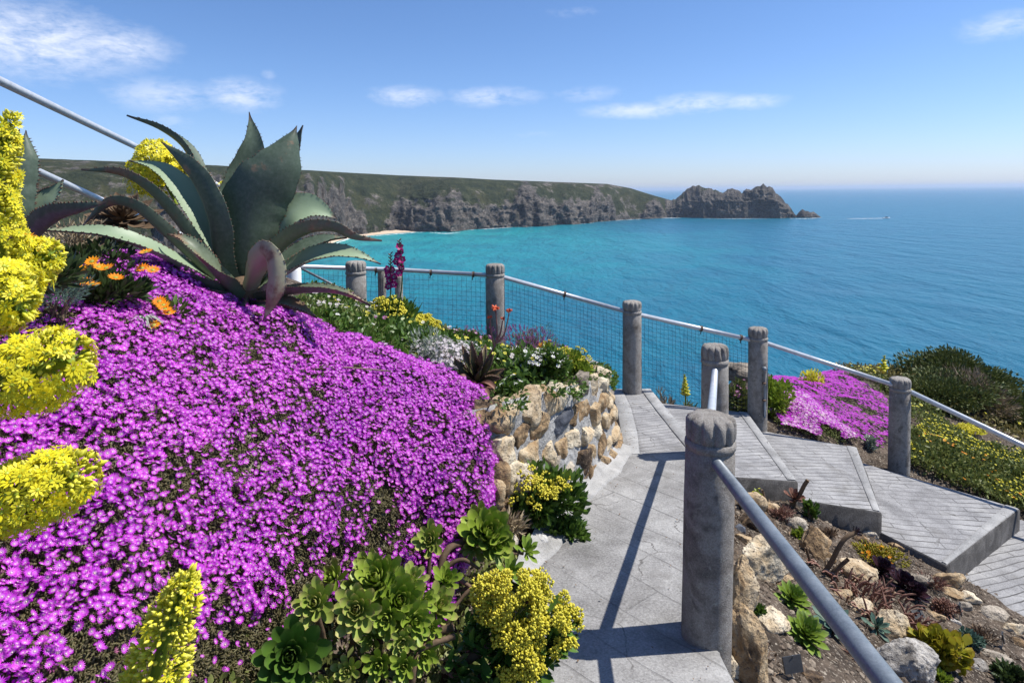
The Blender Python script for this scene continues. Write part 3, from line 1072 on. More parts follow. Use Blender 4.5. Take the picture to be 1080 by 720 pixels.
# beach: a sand apron sloping up under the cliff foot
m_sand = rocky('beach sand', [(.3, (.40, .30, .215)), (.55, (.52, .40, .29)), (.8, (.60, .48, .37))], .03, .95, .2)
bp = [(340, 266, 236), (352, 256, 238), (372, 250.5, 238), (392, 248.2, 238), (412, 246.3, 238), (432, 245.0, 238), (449, 243.6, 238.5), (462, 242.6, 239)]
fr = [at_z(a, b_, SEA_Z + .02) for a, b_, c_ in bp]
bk = [at_z(a, b_, SEA_Z + .02) * 1.16 + np.array((0, 0, 60 * .16 + 7)) for a, b_, c_ in bp]
BS = np.stack([catmull(fr, 60), catmull(fr, 60) * .25 + catmull(bk, 60) * .75, catmull(bk, 60)], 1)
BS[:, 1, 2] = SEA_Z + 3.0
mb = MB().add(BS.reshape(-1, 3), grid_faces(60, 3))
tag(mb.build('beach', m_sand), kind='structure')


# surf lines
def foam_mat():
    m, nt, out = new_mat('surf foam')
    g = N(nt, 'ShaderNodeNewGeometry')
    n1 = noise(nt, g.outputs['Position'], .25, 6.0, .7)
    a = math_node(nt, 'MULTIPLY', math_node(nt, 'SUBTRACT', n1, .42), 8, clamp=True)
    d = N(nt, 'ShaderNodeBsdfDiffuse')
    d.inputs['Color'].default_value = (.82, .85, .86, 1)
    t = N(nt, 'ShaderNodeBsdfTransparent')
    mx = N(nt, 'ShaderNodeMixShader')
    nt.links.new(a, mx.inputs[0])
    nt.links.new(t.outputs[0], mx.inputs[1])
    nt.links.new(d.outputs[0], mx.inputs[2])
    nt.links.new(mx.outputs[0], out.inputs['Surface'])
    return m


m_foam = foam_mat()
fm = MB()


def foam(pts, width):
    c = catmull([at_z(a, b_, SEA_Z + .12) for a, b_ in pts], 40)
    w = 1.5 * width * (0.35 + .65 * np.abs(fbm(np.stack([np.arange(40) * .31, np.full(40, pts[0][0]), np.zeros(40)], -1), 3, 5))) * np.sin(np.linspace(.15, np.pi - .15, 40))
    d = nrm(c * np.array((1, 1, 0)))
    S = np.stack([c - d * w[:, None], c + d * w[:, None]], 1)
    fm.add(S.reshape(-1, 3), grid_faces(40, 2), rad=.5)


for pts, w in (([(338, 267), (352, 258), (366, 252.5), (380, 250)], 9), ([(385, 249.6), (420, 246.6), (450, 244.6)], 5), ([(452, 245.2), (470, 246.2), (486, 245.4)], 7), ([(462, 242.8), (480, 243), (500, 242.2)], 7),
               ([(505, 241.8), (520, 241), (540, 239.8)], 5), ([(548, 239.6), (563, 238.8), (580, 238)], 6), ([(596, 237), (612, 236), (626, 235)], 8), ([(632, 233.9), (660, 231.8), (690, 230.6)], 6),
               ([(690, 230.4), (705, 230), (718, 230)], 8), ([(740, 230.5), (775, 230.6), (812, 230.5)], 4), ([(832, 230.4), (850, 230.6), (868, 229.6)], 9)):
    foam(pts, w)
tag(fm.build('surf_foam', m_foam), kind='stuff')

# ------------------------------------------------------------------ path, steps
PL = np.array([(.0, .9), (.05, 1.9), (.08, 2.6), (.12, 3.2), (.32, 3.8), (.66, 4.4), (.88, 4.86), (.97, 5.4), (1.07, 6.2), (1.12, 6.98)])
PR = np.array([(.80, .9), (.82, 1.9), (.84, 2.5), (1.06, 3.3), (1.28, 4.0), (1.46, 4.6), (1.53, 4.86), (1.53, 5.5), (1.54, 6.2), (1.56, 6.98)])


def curve_x(C, y):
    return np.interp(y, C[:, 1], C[:, 0])


def path_slab(name, y0, y1, n, mat, dz, xa=0.0, xb=0.0, thick=.22, m=14, rough=.006):
    y = np.linspace(y0, y1, n)
    l = curve_x(PL, y) + xa
    r = curve_x(PR, y) - xb
    u = np.linspace(0, 1, m)
    X = l[:, None] + (r - l)[:, None] * u[None]
    Y = np.repeat(y[:, None], m, 1)
    Z = path_z(Y) + dz
    P = np.stack([X, Y, Z], -1)
    P[..., 2] += rough * fbm(P.reshape(-1, 3) * 3, 3, 31).reshape(n, m)
    top = P
    e = .012
    # rounded rim, then a skirt down
    rim = np.concatenate([top[:, :1] + np.array((-e, 0, -e)), top, top[:, -1:] + np.array((e, 0, -e))], 1)
    low = rim.copy()
    F = [grid_faces(n, m + 2)]
    mb = MB().add(rim.reshape(-1, 3), F)
    for edge in (rim[:, 0], rim[::-1, -1], rim[::-1][-1][::-1], rim[-1]):
        d = edge.copy()
        d[:, 2] -= thick
        S = np.stack([edge, d], 1)
        mb.add(S.reshape(-1, 3), grid_faces(len(edge), 2))
    return mb.build(name, mat)


o = path_slab('path', .9, 4.87, 120, m_path, 0.0)
tag(o, kind='structure')
o = path_slab('path_landing', 4.875, 6.98, 40, m_tread2, -.008, .13, .11)
tag(o, kind='structure')
o1 = path_slab('path_kerb', 4.875, 6.98, 40, m_trim, .0, .0, 0, m=2, rough=.002)
# the pale kerb strips left and right of the landing
bpy.data.objects.remove(o1)
for side in (0, 1):
    y = np.linspace(4.875, 6.98, 40)
    if side == 0:
        l, r = curve_x(PL, y) - .02, curve_x(PL, y) + .126
    else:
        l, r = curve_x(PR, y) - .106, curve_x(PR, y) + .01
    z = path_z(y) + .002
    b = .006
    S = np.stack([np.stack(c, -1) for c in ((l, y, z - .22), (l, y, z - b), (l + b, y, z), (r - b, y, z), (r, y, z - b), (r, y, z - .22))], 1)
    mb = MB().add(S.reshape(-1, 3), grid_faces(40, 6)[:, ::-1])
    e = S[0]
    mb.add(e, [np.array([[0, 1, 2, 3], [0, 3, 4, 5]])])
    tag(mb.build('path_kerb', m_trim), kind='structure')


def step(name, pts, thick, mat, trim=.10, trim_mat=None):
    """a concrete tread: corners back-left, back-right, front-right, front-left; a smooth border along its right edge"""
    bl, br, fr_, fl = [np.array(p, float) for p in pts]
    n, m = 24, 24
    u = np.linspace(0, 1, n)[:, None, None]
    v = np.linspace(0, 1, m)[None, :, None]
    P = (bl * (1 - u) + br * u) * (1 - v) + (fl * (1 - u) + fr_ * u) * v
    P[..., 2] += .004 * fbm(P.reshape(-1, 3) * 3.3, 3, 15).reshape(n, m)
    e = .012
    c = P.mean((0, 1))
    ring = np.concatenate([P[:, 0], P[-1, 1:], P[-2::-1, -1], P[0, -2:0:-1]])
    # crumbly arris
    wob = .006 * fbm(ring * 14, 2, 3)
    d1 = ring + nrm((ring - c) * np.array((1, 1, 0))) * (e + wob[:, None]) - np.array((0, 0, e * 1.2))
    d2 = d1.copy()
    d2[:, 2] -= thick
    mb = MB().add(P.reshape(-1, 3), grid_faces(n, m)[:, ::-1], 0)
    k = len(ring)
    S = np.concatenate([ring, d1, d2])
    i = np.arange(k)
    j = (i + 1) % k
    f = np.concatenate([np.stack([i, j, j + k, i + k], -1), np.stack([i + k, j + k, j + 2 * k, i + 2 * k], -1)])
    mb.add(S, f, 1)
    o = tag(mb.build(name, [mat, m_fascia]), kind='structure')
    # border strip
    def on(uu, vv):
        return (bl * (1 - uu) + br * uu) * (1 - vv) + (fl * (1 - uu) + fr_ * uu) * vv
    w = trim / np.linalg.norm((br - bl)[:2])
    vs = np.linspace(.004, .996, 24)
    S = []
    for uu, dz in ((1 - w, .001), (1 - w + .004, .005), (.985, .005), (.998, .001)):
        S.append(np.array([on(uu, x_) + np.array((0, 0, dz + .004)) for x_ in vs]))
    S = np.stack(S, 0)
    mb = MB().add(S.reshape(-1, 3), grid_faces(4, 24)[:, ::-1])
    b_ = mb.build('border', m_trim)
    b_.parent = o
    return o


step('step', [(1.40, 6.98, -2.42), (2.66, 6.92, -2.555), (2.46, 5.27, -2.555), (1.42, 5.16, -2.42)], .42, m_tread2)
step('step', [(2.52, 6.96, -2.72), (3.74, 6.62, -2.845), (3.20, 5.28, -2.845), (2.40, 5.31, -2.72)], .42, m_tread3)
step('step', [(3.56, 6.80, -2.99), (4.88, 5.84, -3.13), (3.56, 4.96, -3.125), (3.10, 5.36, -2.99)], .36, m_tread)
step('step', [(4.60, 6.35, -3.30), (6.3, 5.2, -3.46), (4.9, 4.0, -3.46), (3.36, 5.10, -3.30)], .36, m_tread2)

# pale mortar skirting where the wall meets the path
n = 90
y = np.linspace(2.95, 5.05, n)
cx = curve_x(PL, y)
wl = .10 + .04 * fbm(np.stack([y * 3, y * 0, y * 0], -1), 3, 8)
wr = .04 + .06 * fbm(np.stack([y * 2.6, y * 0 + 4, y * 0], -1), 4, 9) + .05 * np.exp(-((y - 4.4) / .5) ** 2)
S = []
for u, hz in ((0, .07), (.2, .055), (.42, .035), (.62, .022), (.82, .014), (.95, .008), (1.0, -.02)):
    X = cx - wl + (wl + wr) * u
    Z = path_z(y) + hz
    Pp = np.stack([X, y, Z], -1)
    Pp[:, 2] += .012 * fbm(Pp * 7, 3, 2) * (1 - u)
    S.append(Pp)
mb = MB().add(np.stack(S, 1).reshape(-1, 3), grid_faces(n, len(S))[:, ::-1])
tag(mb.build('path_edge', m_skirt), kind='structure')


# ------------------------------------------------------------------ rocks
def rock_vf(size, seed, sub=3, cuts=9, rough=.10, box=.0, fine=True):
    v, f = ico(sub)
    v = v.copy()
    r_ = np.random.default_rng(seed)
    if box:
        p = 2 + box
        v = v / (np.abs(v) ** p).sum(1, keepdims=True) ** (1 / p)
    for _ in range(cuts):
        n = nrm(r_.normal(size=3))
        h = r_.uniform(.62, .95)
        d = v @ n - h
        v = v - np.maximum(d, 0)[:, None] * n * .97
    v = v + nrm(v) * (rough * fbm(v * 2.2 + seed, 4, seed))[:, None] + nrm(v) * (rough * .35 * fbm(v * 7 + seed, 3, seed + 5))[:, None]
    if fine:
        v = v + nrm(v) * (.055 * (ridged(v * 3.1 + seed, 3, seed + 9) - .3) + .03 * fbm(v * 14 + seed, 3, seed + 11))[:, None]
    return v * np.asarray(size), f


def eul(rx, ry, rz):
    return np.array(Matrix.Rotation(rz, 3, 'Z') @ Matrix.Rotation(ry, 3, 'Y') @ Matrix.Rotation(rx, 3, 'X'))


# ------------------------------------------------------------------ the rubble retaining wall
WF = np.array([(-.30, 3.36), (-.16, 3.38), (-.03, 3.46), (.30, 3.93), (.60, 4.42), (.80, 4.82), (.885, 5.15), (.90, 5.45), (.84, 5.75), (.62, 6.0), (.25, 6.1)])
WT = np.array([-1.25, -1.24, -1.23, -1.31, -1.41, -1.50, -1.56, -1.60, -1.64, -1.70, -1.75])
NW = 240
wf = catmull(WF, NW)
wtz = catmull(WT[:, None], NW)[:, 0]
ws = np.concatenate([[0], np.cumsum(np.linalg.norm(np.diff(wf, axis=0), axis=1))])
wtan = nrm(np.gradient(wf, axis=0))
wnor = np.stack([wtan[:, 1], -wtan[:, 0]], -1)
wfoot = np.where(wf[:, 1] < 3.2, -2.05, path_z(wf[:, 1])) - .06


def wall_pt(s, h):
    """s along the wall, h 0..1 up; returns point, outward normal, tangent, height"""
    x = np.array([np.interp(s, ws, wf[:, k]) for k in (0, 1)])
    nn = nrm(np.array([np.interp(s, ws, wnor[:, k]) for k in (0, 1)]))
    z0, z1 = np.interp(s, ws, wfoot), np.interp(s, ws, wtz)
    p = np.array((x[0], x[1], 0.0))
    nn3 = np.array((nn[0], nn[1], 0.0))
    p = p - nn3 * (.10 * h)
    p[2] = z0 + (z1 - z0) * h
    return p, nn3, np.array((-nn[1], nn[0], 0.0)), z1 - z0


wall = thing('stone_wall', 'curved rubble stone retaining wall of buff blocks in pale mortar beside the path', 'stone wall', (*wf[90], wfoot[90]))
hs = np.linspace(0, 1, 14)
P = np.zeros((NW, 14, 3))
for i in range(NW):
    for j in range(14):
        P[i, j] = wall_pt(ws[i], hs[j])[0]
q = P.reshape(-1, 3)
P += (np.concatenate([wnor, np.zeros((NW, 1))], 1)[:, None] * (.022 * fbm(q * 6, 4, 12)).reshape(NW, 14, 1))
cap = P[:, -1:] - np.concatenate([wnor, np.zeros((NW, 1))], 1)[:, None] * .16
cap[..., 2] -= .16
P = np.concatenate([P, cap], 1)
MB().add(P.reshape(-1, 3), grid_faces(NW, 15)).build('mortar', m_mortar, wall)
r_ = np.random.default_rng(42)
mbs = {'a': MB(), 'g': MB(), 'd': MB()}
s = .25
SMAX = ws[-1] - .25
rows_at = lambda s: 4
for row in range(5):
    s = .0 + r_.uniform(0, .15)
    while s < SMAX:
        w = r_.uniform(.13, .25)
        h0, h1 = row / 5 + r_.uniform(-.035, .035), (row + 1) / 5 + r_.uniform(-.035, .035) + (.02 if row == 4 else 0)
        p, nn, tt, H = wall_pt(s + w / 2, (h0 + h1) / 2)
        hh = (h1 - h0) * H
        if r_.random() < .12 and w < .2:
            hh *= .6
        V, f = rock_vf((w * .5 * 1.22, .085, hh * .5 * 1.26), int(r_.integers(1e6)), 4, 11, .15, 5.0, True)
        V[:, 1] = np.maximum(V[:, 1], -.06 + .03 * V[:, 2] / hh + .012 * fbm(V * 16, 3, row))
        rot = r_.uniform(-.14, .14)
        c, sn = math.cos(rot), math.sin(rot)
        V = np.stack([V[:, 0] * c - V[:, 2] * sn, V[:, 1], V[:, 0] * sn + V[:, 2] * c], -1)
        V = p + V[:, :1] * tt - V[:, 1:2] * (-nn) * 1.0 + V[:, 2:] * np.array((0, 0, 1.0)) - nn * .046
        kind = 'a' if r_.random() < .80 else 'g'
        if row == 3 and .75 < s < 1.0:
            kind = 'd'
        mbs[kind].add(V, f, var=r_.random())
        s += w + r_.uniform(.006, .024)
for k, mt in (('a', m_ochre), ('g', m_grey_rock), ('d', m_blue_rock)):
    if mbs[k].n:
        MB.build(mbs[k], 'stonework', mt, wall)

# ------------------------------------------------------------------ posts
def post_parts(r=.106, seed=3):
    prof = [(r * 1.01, -.35), (r * 1.01, .0), (r * 1.0, .3), (r * .985, .6), (r * .98, .84), (r * .93, .848), (r * .93, .853), (r * 1.0, .860), (r * 1.02, .872), (r * 1.0, .886), (r * .92, .892)]
    V, F = lathe_vf(prof, 72)
    q = V.copy()
    V[:, :2] += nrm(V * np.array((1, 1, 0)))[:, :2] * (.0035 * fbm(q * np.array((18, 18, 10)) + seed, 3, 3) - .012 * np.clip(fbm(q * 13 + seed * 2.3, 3, 5) - .38, 0, 1))[:, None]
    capp = [(r * .90, .888), (r * .96, .895), (r * 1.005, .908), (r * 1.02, .940), (r * 1.005, .966), (r * .95, .984), (r * .80, .995), (r * .50, 1.0), (r * .25, 1.001), (0.001, 1.001)]
    dep = [.07, .14, .19, .21, .21, .22, .24, .13, .03, 0]

    def lob(k, a):
        return 1 - dep[k] * (1 - np.abs(np.cos(a * 5.5 + .4)) ** .40)
    C, G = lathe_vf(capp, 144, lob)
    C = C + nrm(C - np.array((0, 0, .93))) * (.004 * fbm(C * 26 + seed, 3, 4) - .030 * np.clip(fbm(C * 15 + seed * 1.7, 3, 6) - .30, 0, 1))[:, None]
    return (V, F), (C, G)


def post_mesh(r=.106, seed=3):
    (V, F), (C, G) = post_parts(r, seed)
    a = MB().add(V, F, var=.5).mesh('shaft', [m_post])
    b = MB().add(C, G, var=.5).mesh('carved_cap', [m_post])
    return a, b


PS, PCAP = post_mesh()
VARIANTS = [post_mesh(.106, 11 + 9 * k) for k in range(6)]
POSTS = {}


def rows(o, mesh, name):
    c = bpy.data.objects.new(name, mesh)
    COL.objects.link(c)
    c.parent = o
    return c


proto = thing('concrete_post', 'big weathered concrete post with carved lobed top, beside the path and nearest of all', 'concrete post', (0, 0, 0), 'carved concrete railing posts')
rows(proto, PS, 'shaft')
rows(proto, PCAP, 'carved_cap')
post_spots = [
    (748, 437, 2.62, None, (0, .022), 1.0),
    (754, 363, 4.87, 'concrete post standing behind the nearest post, a pipe rail ending high on its front', (0, 0), 1.05),
    (666.5, 317, 6.86, 'concrete post at the far end of the path landing above the sea', (0, 0), 1.0),
    (799.5, 345, 6.94, 'concrete post beside the magenta flower bank, with a thin rod bolted to its edge', (0, 0), 1.0),
    (949.5, 398, 6.72, 'concrete post standing right of the magenta flower bank at the lower steps', (0, 0), 1.0),
    (522, 278, 6.80, 'concrete post rising behind the aloe and white flowers on the wall top', (0, 0), 1.0),
    (375, 275, 6.40, 'concrete post under the agave leaf tips, left of the magenta gladiolus', (0, 0), 1.0)]
for i, (px, py, d, lab, lean, zs) in enumerate(post_spots):
    t = at(px, py, d)
    if i == 0:
        o = proto
    else:
        o = proto.copy()
        COL.objects.link(o)
        o['label'] = lab
        for ch in proto.children:
            c = ch.copy()
            c.data = VARIANTS[i - 1][0 if ch.name.startswith('shaft') else 1]
            COL.objects.link(c)
            c.parent = o
    o.location = (t[0] - lean[1] * .5, t[1], t[2] - zs)
    o.scale = (1, 1, zs)
    o.rotation_euler = (lean[0], lean[1], random.random() * 6 if i else .35)
    POSTS[i] = (o, t)
# rod and bolt on the fourth post
o3, t3 = POSTS[3]
rod_root = thing('gate_rod', 'thin pale rod with a round bolt fixed to the edge of a concrete post', 'gate rod', at(806, 440, 6.82))
V, F = tube_vf([at(806, 390, 6.82), at(806.5, 440, 6.82)], .012, 8)
MB().add(V, F).build('rod', m_galv, rod_root)
V, F = ico(2)
MB().add(V * .028 + at(806, 389, 6.80), F).build('bolt', m_galv, rod_root)
for yy in (404, 422):
    mbk = MB()
    V, F = ico(2)
    mbk.add(V * np.array((.022, .03, .012)) + at(806, yy, 6.81), F)
    mbk.build('clip', m_rust, rod_root)

# thin stakes and the white post
for px, py, d, r, mt, nm, lab, cat in (
        (402.5, 283, 6.86, .045, m_post, 'fence_stake', 'slim grey stake just left of the gladiolus, holding the wire fence', 'fence stake'),
        (420.5, 290, 6.95, .045, m_post, 'fence_stake', 'slim grey stake hidden partly behind the gladiolus flower spike', 'fence stake'),
        (310, 282, 6.7, .075, m_white_paint, 'white_post', 'white painted post below the agave leaves', 'white post')):
    t = at(px, py, d)
    V, F = lathe_vf([(r, -1.2), (r, -.03), (r * .9, -.006), (r * .5, 0), (.001, 0)], 24)
    MB().add(V + t, F).build(nm, mt, None, t - np.array((0, 0, 1.0)))
    o = COL.objects[-1]
    tag(o, lab, cat, 'slim fence stakes' if nm == 'fence_stake' else None)


# ------------------------------------------------------------------ rails
def rail(name, label, P, r, mat, clips=(), ends=False):
    P = np.asarray(P, float)
    o = thing(name, label, 'pipe rail', P[0], 'pipe handrails')
    V, F = tube_vf(P, r, 20)
    MB().add(V, F).build('pipe', mat, o)
    for t in clips:
        c = P[0] + (P[-1] - P[0]) * t
        d = nrm(P[-1] - P[0])
        V, F = tube_vf([c - d * .012, c + d * .012], r * 1.35, 14)
        mb = MB().add(V, F)
        cl = mb.build('clip', m_rust, o)
        MB().add(*tube_vf([c, c - np.array((.01, .02, .06))], .006, 6)).build('wire_end', m_rust, cl)
    return o


near_t, mid_t = POSTS[0][1], POSTS[1][1]
a = at(752, 484, 2.60)
b = at(936, 720, 1.16)
dirv = (b - a)
rail('handrail', 'blue grey galvanised pipe sloping from the nearest post to the lower right corner', [a, a + dirv * .5, b, a + dirv * 1.35], .0245, m_galv)
rail('handrail', 'pipe rail seen end on between the two near posts', [at(754, 391, 4.80), np.array((near_t[0] + .02, near_t[1] + .08, near_t[2] - .22))], .0245, m_steel)
rail('handrail', 'level pipe rail over the wire fence behind the gladiolus', [at(300, 280.5, 6.75), at(420, 284.5, 6.78), at(514, 290, 6.8)], .024, m_steel, (.45, .72, .93))
rail('handrail', 'sloping pipe rail over the wire fence between the aloe and the path landing', [at(530, 292, 6.8), at(660, 328.5, 6.86)], .024, m_steel, (.5,))
rail('handrail', 'sloping pipe rail crossing behind the middle post in front of the open sea', [at(673, 331.5, 6.86), at(793, 358.5, 6.94)], .024, m_steel, (.55, .9))
rail('handrail', 'sloping pipe rail above the magenta flower bank', [at(806, 361, 6.94), at(943, 406, 6.72)], .024, m_steel)
rail('handrail', 'sloping pipe rail running from the lowest post out of the picture across the heath', [at(956, 411, 6.70), at(1084, 472, 5.94), at(1165, 508, 5.56)], .026, m_steel)
rail('handrail', 'upper pipe rail against the sky at the upper left', [at(0, 85.5, 3.62) - 1.6 * (at(150, 158, 5.4) - at(0, 85.5, 3.62)), at(0, 85.5, 3.62), at(150, 158, 5.4), at(240, 200, 7.3)], .026, m_steel)
rail('handrail', 'lower pipe rail passing behind the small agave at the left', [at(40, 181, 4.2) - 2.2 * (at(110, 212.5, 5.4) - at(40, 181, 4.2)), at(40, 181, 4.2), at(110, 212.5, 5.4), at(215, 258, 7.3)], .026, m_steel)
rail('handrail', 'thin bracing pipe slanting down behind the post under the agave', [at(316, 282, 7.0), at(372, 311, 7.0), at(420, 336, 7.0)], .014, m_galv)


# ------------------------------------------------------------------ wire mesh
def mesh_panel(label, tl, tr, bl, br, cell=.052, r=.0014):
    tl, tr, bl, br = map(np.asarray, (tl, tr, bl, br))
    w = np.linalg.norm(tr - tl)
    h = np.linalg.norm(tl - bl)
    mb = MB()
    nx, ny = int(w / cell), int(h / cell)
    for i in range(nx + 1):
        u = i / nx
        a, b = tl + (tr - tl) * u, bl + (br - bl) * u
        t = np.linspace(0, 1, 5)[:, None]
        P = a + (b - a) * t
        P[:, 1] += .008 * np.sin(u * 9 + t[:, 0] * 4)
        P[:, 0] += .004 * rng.normal(size=5)
        mb.add(*tube_vf(P, r, 4, False))
    for j in range(ny + 1):
        v = j / ny
        a, b = tl + (bl - tl) * v, tr + (br - tr) * v
        t = np.linspace(0, 1, 9)[:, None]
        P = a + (b - a) * t
        P[:, 1] += .008 * np.sin(t[:, 0] * 9 + v * 4)
        P[:, 2] += .004 * rng.normal(size=9)
        mb.add(*tube_vf(P, r, 4, False))
    o = mb.build('wire_mesh', m_wire, None, (bl + br) / 2)
    return tag(o, label, 'wire mesh', 'wire mesh fence panels')


mesh_panel('wire mesh between the white post and the aloe, behind the gladiolus', at(316, 284, 6.82), at(512, 293, 6.84), at(316, 372, 6.82), at(512, 384, 6.84))
mesh_panel('wire mesh between the aloe and the path landing, sea showing through', at(532, 296, 6.84), at(657, 331, 6.9), at(532, 392, 6.84), at(657, 420, 6.9), .045)
mesh_panel('wire mesh right of the path landing, reaching behind the middle post', at(676, 334, 6.9), at(790, 361, 6.97), at(676, 421, 6.9), at(790, 436, 6.97), .045)

# ------------------------------------------------------------------ motor boat with its wake
bc = at_z(935, 230.3, SEA_Z)
boat = thing('motor_boat', 'small white motor boat with a wake, far out on the blue sea', 'boat', bc)
L, Bm = 13.0, 3.4
hull = MB()
xs = np.linspace(0, 1, 14)
S = []
for x_ in xs:
    hw = Bm / 2 * (1 - max(0, (x_ - .45) / .55) ** 2.2)
    S.append([(x_ * L - L / 2, -hw, 1.3 + .5 * x_), (x_ * L - L / 2, -hw * .8, .2), (x_ * L - L / 2, 0, -.4 + .3 * x_), (x_ * L - L / 2, hw * .8, .2), (x_ * L - L / 2, hw, 1.3 + .5 * x_), (x_ * L - L / 2, 0, 1.15 + .4 * x_)])
hull.add((np.array(S) + bc).reshape(-1, 3), grid_faces(14, 6, True))
hull.build('hull', m_white_paint, boat)
cb = MB()
V = np.array([(x_, y_, z_) for x_, z_ in ((-2.2, 1.2), (-2.0, 3.0), (1.2, 3.0), (2.4, 1.5)) for y_ in (-1.1, 1.1)])
cb.add(V + bc, np.array([[0, 1, 3, 2], [2, 3, 5, 4], [4, 5, 7, 6], [0, 2, 4, 6], [1, 7, 5, 3]]))
cb.build('cabin', m_black, boat, smooth=False)
fm2 = MB()
n = 60
tt = np.linspace(0, 1, n)
c = bc + np.stack([-6 - tt * 72, -2 * tt + 0 * tt, .15 + 0 * tt], -1)
w = (4.5 + 6 * tt) * (1 - tt) ** .5
S = np.stack([c - np.array((0, 1, 0)) * w[:, None], c + np.array((0, 1, 0)) * w[:, None]], 1)
fm2.add(S.reshape(-1, 3), grid_faces(n, 2))
tag(fm2.build('wake_foam', m_foam), kind='stuff')

# ------------------------------------------------------------------ sea air
hm = bpy.data.materials.new('sea air')
hm.use_nodes = True
hn = hm.node_tree
hn.nodes.clear()
ho = N(hn, 'ShaderNodeOutputMaterial')
hv = N(hn, 'ShaderNodeVolumePrincipled')
hv.inputs['Color'].default_value = (.66, .80, 1.0, 1)
hv.inputs['Density'].default_value = .00007
hv.inputs['Anisotropy'].default_value = .2
hn.links.new(hv.outputs[0], ho.inputs['Volume'])
bx, b0, b1, z0, z1 = 100000.0, -3000.0, 100000.0, SEA_Z - 6, 60.0
V = [(x, y, z) for x in (-bx, bx) for y in (b0, b1) for z in (z0, z1)]
o = MB().add(V, np.array([[0, 1, 3, 2], [4, 6, 7, 5], [0, 4, 5, 1], [2, 3, 7, 6], [0, 2, 6, 4], [1, 5, 7, 3]])).build('haze', hm, smooth=False)
tag(o, kind='stuff')

# ------------------------------------------------------------------ the magenta ice plant mound
def surf_sample(S, Nn, m, umin=0.0, umax=1.0, vmin=0.0, vmax=1.0):
    nu, nv = S.shape[:2]
    u = (umin + (umax - umin) * rng.random(m)) * (nu - 1.001)
    v = (vmin + (vmax - vmin) * rng.random(m)) * (nv - 1.001)
    i, j = u.astype(int), v.astype(int)
    fu, fv = (u - i)[:, None], (v - j)[:, None]

    def g(X):
        return X[i, j] * (1 - fu) * (1 - fv) + X[i + 1, j] * fu * (1 - fv) + X[i, j + 1] * (1 - fu) * fv + X[i + 1, j + 1] * fu * fv
    return g(S), nrm(g(Nn)), u / nu, v / nv


def area_sample(S, Nn, m, **kw):
    """area-weighted samples of a grid surface"""
    a = np.linalg.norm(np.cross(np.diff(S, axis=0)[:, :-1], np.diff(S, axis=1)[:-1]), axis=-1)
    P, n, u, v = surf_sample(S, Nn, int(m * 2.6), **kw)
    i = np.minimum((u * S.shape[0]).astype(int), a.shape[0] - 1)
    j = np.minimum((v * S.shape[1]).astype(int), a.shape[1] - 1)
    w = a[i, j]
    keep = rng.random(len(P)) < np.minimum(1, w / np.percentile(w, 90))
    k = np.flatnonzero(keep)[:m]
    return P[k], n[k], u[k], v[k]


mn = surf_normals(MS)
if mn[MU // 2, MV // 3] @ np.array((0, -1, .5)) < 0:
    mn = -mn
UPV = np.array((0, 0, 1.0))
SUNV = np.array(sun_dir)

mound_base = MB().add(MS.reshape(-1, 3) - mn.reshape(-1, 3) * .03, grid_faces(MU, MV), var=.3)
ip = mound_base.build('ice_plant_mound', m_mound, None, MS[100, 60])
tag(ip, 'big cushion of magenta ice plant flowers covering the bank at the left', 'ice plant', None, 'stuff')


def scatter_flowers(P, n, size, petals, width, tilt=.5, up=.45, sun=.5, jit=.35, lift=.25):
    m = len(P)
    nn = nrm(n * (1 - up) + UPV * up + SUNV * sun + rand_unit(m) * tilt)
    s = size * (1 - jit / 2 + jit * rng.random(m))
    M = rot_to(nn) * s[:, None, None]
    return M, P


def leaf_dirs(n, m, spread=.9, up=.5):
    return nrm(n + UPV * up + rand_unit(m) * spread)


# fleshy leaves over the whole cushion
P, n, u, v = area_sample(MS, mn, 105000, umin=.06)
M = rot_to(leaf_dirs(n, len(P), .95, .3)) * (.7 + .6 * rng.random(len(P)))[:, None, None]
lv = MB().inst(tpl_stick(.018, .0032), M, P - n * (.016 - .014 * np.clip(fbm(P * 30, 2, 8), -1, 1))[:, None])
lf = lv.build('foliage', m_mound, ip)
tag(lf, None, None, None, 'stuff')
# flowers: dense on the crown of the cushion, thinner in broken patches lower down
P, n, u, v = area_sample(MS, mn, 46000, umin=.05)
patch = fbm(P * 2.3, 4, 51)
fine = fbm(P * 8.0, 3, 52)
low = np.clip((v - .26) / .40, 0, 1) * np.clip(1.10 - np.abs(u - .52) * 2.2, .30, 1)
edge = np.clip((u - .93) / .05, 0, 1)
pr = np.clip(1.02 + .85 * patch + .85 * fine - .80 * low - .7 * edge - np.clip((v - .66) * 1.6, 0, .32) * np.clip(u * 3, .2, 1), .05, 1)
keep = rng.random(len(P)) < pr
P, n = P[keep], n[keep]
d = P[:, 1]
near = d < 2.1
fl = MB()
for sel, tp in ((near, tpl_flower(14, 1.0, .13, .34, .15)), (~near, tpl_flower(9, 1.0, .19, .34, .15))):
    M, T = scatter_flowers(P[sel], n[sel], .0112, 0, 0, .85, .35, .45, .8)
    vv = np.clip(.5 + .55 * fbm(P[sel] * 3.5, 3, 61) + .30 * rng.normal(size=sel.sum()), 0, 1)
    fl.inst(tp, M, T + n[sel] * (.006 + .024 * rng.random(sel.sum()))[:, None], vv)
k = rng.random(len(P)) < .05
M, T = scatter_flowers(P[k], n[k], .010, 0, 0, 1.2, .2, .2)
fl.inst(tpl_flower(8, 1.0, .2, .9, .2, 2, 2), M, T + n[k] * .006)
k = rng.random(len(P)) < .14
fl.inst(tpl_bud(1.0, .34, 3), rot_to(nrm(n[k] + .5 * rand_unit(k.sum()))) * .011, P[k] + n[k] * .004)
f_ = fl.build('blossoms', [m_mag, m_magc, m_wilt, m_magfar], ip, smooth=False)
